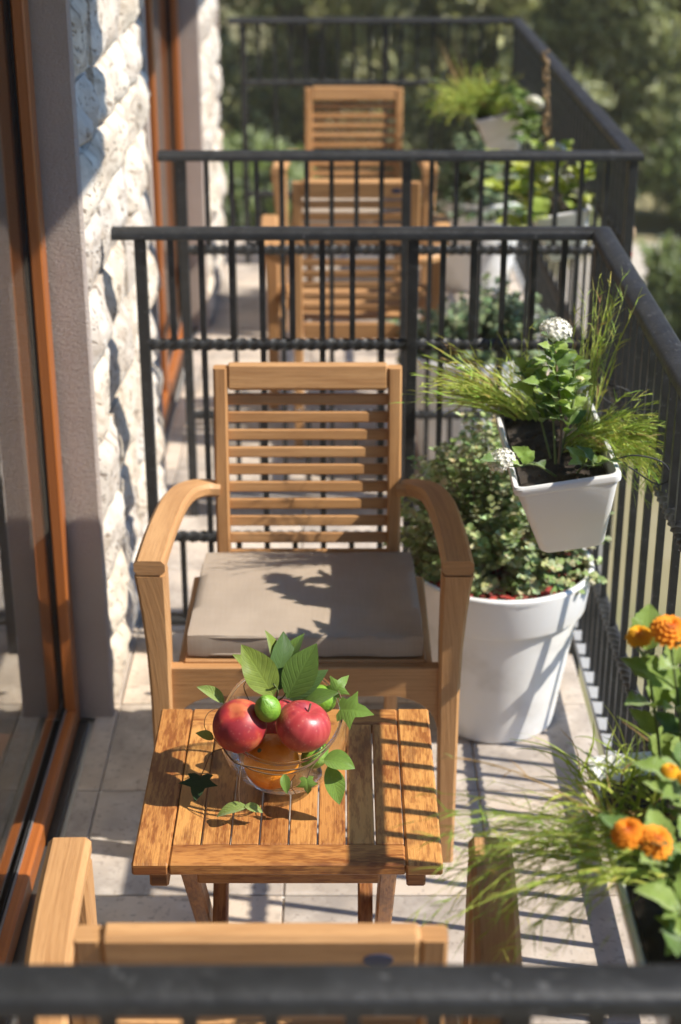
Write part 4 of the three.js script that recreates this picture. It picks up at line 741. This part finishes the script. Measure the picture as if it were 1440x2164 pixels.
// orange marigold-like flowers in the nearest planter
floweringPlant('orange_marigold', 'leafy plant with orange pompon flowers in the front right planter', [0.37, 0.79, -1.52], [
  { pts: [[0.0, 0, -0.06], [-0.012, 0.1, -0.08], [-0.03, 0.2, -0.1]], pairs: 5, from: 0.35 },
  { pts: [[0.02, 0, -0.05], [0.01, 0.12, -0.07], [-0.008, 0.222, -0.08]], pairs: 6, from: 0.3 },
  { pts: [[0.03, 0, -0.03], [0.05, 0.1, -0.05], [0.05, 0.18, -0.07]], pairs: 5, from: 0.3 },
  { pts: [[0.0, 0, 0.1], [-0.03, 0.06, 0.13], [-0.07, 0.105, 0.14]], pairs: 4, from: 0.4 },
  { pts: [[0.0, 0, 0.12], [-0.02, 0.05, 0.17], [-0.04, 0.075, 0.2]], pairs: 4, from: 0.3 },
  { pts: [[0.0, 0, 0.16], [-0.02, 0.03, 0.18], [-0.035, 0.045, 0.2]], pairs: 5, from: 0.2 }, { pts: [[0.03, 0, 0.0], [0.02, 0.07, 0.0], [-0.005, 0.115, 0.0]], pairs: 5, from: 0.25 }, { pts: [[0.03, 0, 0.12], [0.02, 0.05, 0.13], [0.0, 0.08, 0.14]], pairs: 4, from: 0.3 },
  { pts: [[0.02, 0, 0.02], [0.0, 0.09, 0.05], [-0.02, 0.14, 0.07]], pairs: 4, from: 0.3 },
], marigoldLeaf, [
  { geo: pom2, mat: petalYellow, p: [-0.038, 0.216, -0.103], s: 0.95, up: [-0.2, 1, 0.3] }, { geo: pom1, mat: petalOrange, p: [-0.01, 0.235, -0.08], s: 1.15, up: [0.1, 1, 0.4] },
  { geo: pom1, mat: petalOrange, p: [-0.082, 0.122, 0.138], s: 0.95, up: [-0.3, 1, 0.3] }, { geo: pom1, mat: petalOrange, p: [-0.056, 0.118, 0.146], s: 1.0, up: [0.3, 1, 0.4] },
  { geo: pom2, mat: petalYellow, p: [-0.03, 0.15, 0.068], s: 0.62, up: [-0.1, 1, 0.3] }, { geo: pom2, mat: petalYellow, p: [-0.014, 0.146, 0.075], s: 0.62, up: [0.2, 1, 0.4] },
], 52, 1.0);
floweringPlant('white_lantana', 'white flowering shrub beside the far corner planter', [0.66, 0.76, -6.1], [
  { pts: [[0, 0, 0], [0.02, 0.03, 0.05], [0.04, 0.07, 0.12]], pairs: 5 }, { pts: [[0, 0, 0], [0.03, 0.0, 0.1], [0.035, -0.04, 0.17]], pairs: 5 }, { pts: [[0, 0, 0], [0.0, 0.05, 0.03], [-0.03, 0.09, 0.02]], pairs: 4 }, { pts: [[0, 0, 0], [0.0, 0.0, 0.14], [0.0, -0.05, 0.2]], pairs: 5 },
], marigoldLeaf, [{ geo: white1, mat: petalWhite, p: [0.03, 0.085, 0.11], s: 1.2 }, { geo: white1, mat: petalWhite, p: [0.055, 0.07, 0.13], s: 1.1 }], 53, 1.35);
floweringPlant('yellow_leaf_shrub', 'bright yellow green broad leaved plant behind the front rail of the far balcony', [0.63, 0.72, -4.92], [
  { pts: [[0, 0, 0], [-0.03, 0.06, 0], [-0.09, 0.1, 0.02]], pairs: 7 }, { pts: [[-0.04, 0, 0.1], [-0.1, 0.04, 0.1], [-0.17, 0.06, 0.08]], pairs: 7 }, { pts: [[-0.03, 0, 0.14], [-0.08, 0.0, 0.2], [-0.15, -0.04, 0.22]], pairs: 7 }, { pts: [[0.0, 0, -0.12], [-0.08, 0.08, -0.14], [-0.14, 0.1, -0.14]], pairs: 7 }, { pts: [[0, 0, 0.05], [-0.06, 0.03, 0.06], [-0.12, 0.05, 0.08]], pairs: 7 }, { pts: [[0, 0, 0.1], [0.05, 0.08, 0.1], [0.1, 0.12, 0.1]], pairs: 7 }, { pts: [[0, 0, 0.1], [0.08, 0.02, 0.12], [0.13, 0.03, 0.13]], pairs: 7 }, { pts: [[0, 0, -0.1], [-0.02, 0.08, -0.1], [-0.02, 0.14, -0.1]], pairs: 7 }, { pts: [[0, 0, 0], [0.01, 0.09, 0], [0.02, 0.16, 0.02]], pairs: 6 },
], [leafMat(0.42, 0.52, 0.03, 0.5, 0.1), leafMat(0.3, 0.42, 0.035, 0.45, 0.1), leafMat(0.5, 0.55, 0.06, 0.5, 0.1)], [{ geo: white1, mat: petalWhite, p: [0.01, 0.17, 0.02], s: 1.2 }, { geo: budHead, mat: petalWhite, p: [-0.03, 0.1, 0.1], s: 1.3 }], 54, 1.5);
{ // dry seed spike leaning on the far rail
  const t = thing('seed_spike', 'tall dry brown seed spike rising beside the far handrail', 'plant', [0.61, 0.74, -5.0]);
  part(t, 'stem', taperTube([V(0.02, 0, 0), V(0.02, 0.2, 0), V(-0.005, 0.42, 0)], 0.002, 0.001), woodyStem);
  const r = rng(61), l = []; for (let i = 0; i < 60; i++) { const u = rr(0.3, 1, r), a = r() * 6.28; l.push(new THREE.IcosahedronGeometry(rr(0.003, 0.006, r), 0).scale(1, 1.6, 1).translate(lerp(0.02, -0.005, u) + Math.cos(a) * 0.007, u * 0.42, Math.sin(a) * 0.007)); }
  part(t, 'seeds', merge(l), std({ color: lin(0.3, 0.2, 0.1), roughness: 0.9 })).userData.kind = 'stuff';
}
{ // small hanging ornament on the far railing corner
  const t = thing('hanging_ornament', 'small red drop hanging from a brown disc outside the far railing corner', 'ornament', [0.79, 0.76, -4.42]);
  part(t, 'disc', new THREE.SphereGeometry(0.018, 16, 12).scale(0.8, 1.3, 0.5), std({ color: lin(0.4, 0.28, 0.17), roughness: 0.7 }), [0, 0, 0]);
  part(t, 'cord', tube([V(0, 0.02, 0), V(-0.006, 0.12, 0.02), V(-0.03, 0.25, 0.1)], 0.0012, 8), vineStem);
  part(t, 'cord', tube([V(0, -0.02, 0), V(0, -0.035, 0), V(0, -0.05, 0)], 0.0012, 4), vineStem);
  part(t, 'red_drop', new THREE.SphereGeometry(0.011, 14, 10).scale(0.9, 1.6, 0.9), std({ color: lin(0.6, 0.03, 0.03), roughness: 0.4 }), [0, -0.06, 0]);
}

// ------------------------------------------------------------------ trees and shrubs in the garden
const treeLeafGeo = (() => { const g = new THREE.BufferGeometry(); g.setAttribute('position', new THREE.Float32BufferAttribute([0, 0, 0, 0.3, 0.45, 0.08, 0, 1, -0.05, -0.3, 0.45, 0.08], 3)); g.setIndex([0, 1, 2, 0, 2, 3]); g.computeVertexNormals(); return g; })();
const treeLeaf = plainLeaf(1, 1, 1, 0.5); treeLeaf.vertexColors = true;
function tree(name, label, cat, x, d, h, rad, n, pal, seed, low = 0.12, group = 'garden trees') {
  const t = thing(name, label, cat, [x, -3.2, -d], 0, group), r = rng(seed), blobs = [];
  const limbs = [];
  const trunkTop = h * 0.62; part(t, 'trunk', taperTube([V(0, 0, 0), V(rr(-0.1, 0.1, r), trunkTop * 0.5, rr(-0.1, 0.1, r)), V(rr(-0.2, 0.2, r), trunkTop, rr(-0.2, 0.2, r))], 0.03 * h, 0.012 * h, 10, 8), bark);
  for (let i = 0; i < 16; i++) { const a = r() * 6.283, y = lerp(low, 0.92, r()) * h, k = Math.sin(Math.PI * clamp((y / h) * 0.8 + 0.14, 0, 1)), q = rr(0.2, 0.85, r) * rad * k, c = V(Math.cos(a) * q, y, Math.sin(a) * q); blobs.push([c, rr(0.28, 0.5, r) * rad]); limbs.push(taperTube([V(0, Math.min(y * 0.6, trunkTop), 0), V(c.x * 0.5, y * 0.85, c.z * 0.5), c], 0.01 * h, 0.003 * h, 6, 5)); }
  part(t, 'limbs', merge(limbs), bark);
  const ms = [], cs = [], q = new THREE.Quaternion();
  for (let i = 0; i < n; i++) { const [c, br] = blobs[i % blobs.length], dir = V(r() - 0.5, r() - 0.5, r() - 0.5).normalize(), k = br * Math.pow(r(), 0.35), p = c.clone().addScaledVector(dir, k); p.y = Math.max(0.05, p.y); const s = rr(0.13, 0.27, r), base = pal[Math.floor(r() * pal.length)], tint = rr(0.75, 1.25, r);
    for (let m = 0; m < 5; m++) { ms.push(new THREE.Matrix4().compose(p.clone().add(V(r() - 0.5, r() - 0.5, r() - 0.5).multiplyScalar(s)), q.setFromEuler(new THREE.Euler(r() * 6, r() * 6, r() * 6)), V(s * 0.8, s, s))); cs.push(lin(...base.map((v) => v * tint))); } }
  part(t, 'crown', scatter(treeLeafGeo, ms, cs), treeLeaf); return t;
}
const olive = [[0.42, 0.42, 0.17], [0.52, 0.5, 0.25], [0.33, 0.34, 0.12]], deep = [[0.27, 0.3, 0.11], [0.35, 0.37, 0.15], [0.22, 0.25, 0.08]], fresh = [[0.25, 0.32, 0.08], [0.3, 0.37, 0.12], [0.19, 0.25, 0.07]];
const garden = [
  [-5.2, 23.2, 5.2, 2.2, 'olive', 'olive green tree at the left edge of the garden behind the pillar'], [-2.7, 22.4, 5.0, 2.0, 'olive', 'olive green tree seen left of the farthest chair'], [-0.6, 23.0, 5.4, 2.1, 'deep', 'dark green tree straight behind the farthest chair'],
  [1.4, 22.6, 5.2, 2.0, 'olive', 'olive green tree behind the far corner planter'], [3.1, 21.8, 4.9, 1.75, 'deep', 'dark tree beside the sloping far handrail'], [5.2, 23.4, 5.4, 2.2, 'olive', 'olive tree at the right edge of the picture'],
  [-3.9, 27, 7, 2.8, 'olive', 'tall tree in the second row on the left'], [0.5, 27.5, 7.2, 2.9, 'olive', 'tall tree in the second row at the middle'], [4.4, 27.2, 7.0, 2.9, 'deep', 'tall dark tree in the second row on the right'], [8.5, 26, 6.5, 2.8, 'olive', 'tall tree beyond the right edge of the path'], [-8, 26, 6.8, 2.8, 'deep', 'tall dark tree far left behind the building'],
];
garden.forEach(([x, d, h, rad, p, label], i) => tree('garden_tree', label, 'tree', x, d, h, rad, 3000, { olive, deep, fresh }[p], 80 + i, 0.1));
[[3.5, 15.0, 1.0, 0.75, 'bright green round shrub at the near edge of the gravel path'], [4.9, 14.2, 1.1, 0.8, 'bright green shrub on the lawn beyond the near handrail'], [-1.2, 19.4, 1.1, 0.9, 'low yellow green shrub in front of the left trees'], [4.6, 20.6, 1.2, 0.7, 'small shrub on the far edge of the gravel path'], [2.3, 20.2, 1.8, 1.0, 'dark low shrub below the sloping far handrail']]
  .forEach(([x, d, h, rad, label], i) => tree('garden_shrub', label, 'shrub', x, d, h, rad, 1500, i === 4 ? deep : fresh, 100 + i, 0.25, 'garden shrubs'));

scene.fog = new THREE.FogExp2(new THREE.Color(0.9, 0.9, 0.72), 0.0016);
renderer.render(scene, camera);
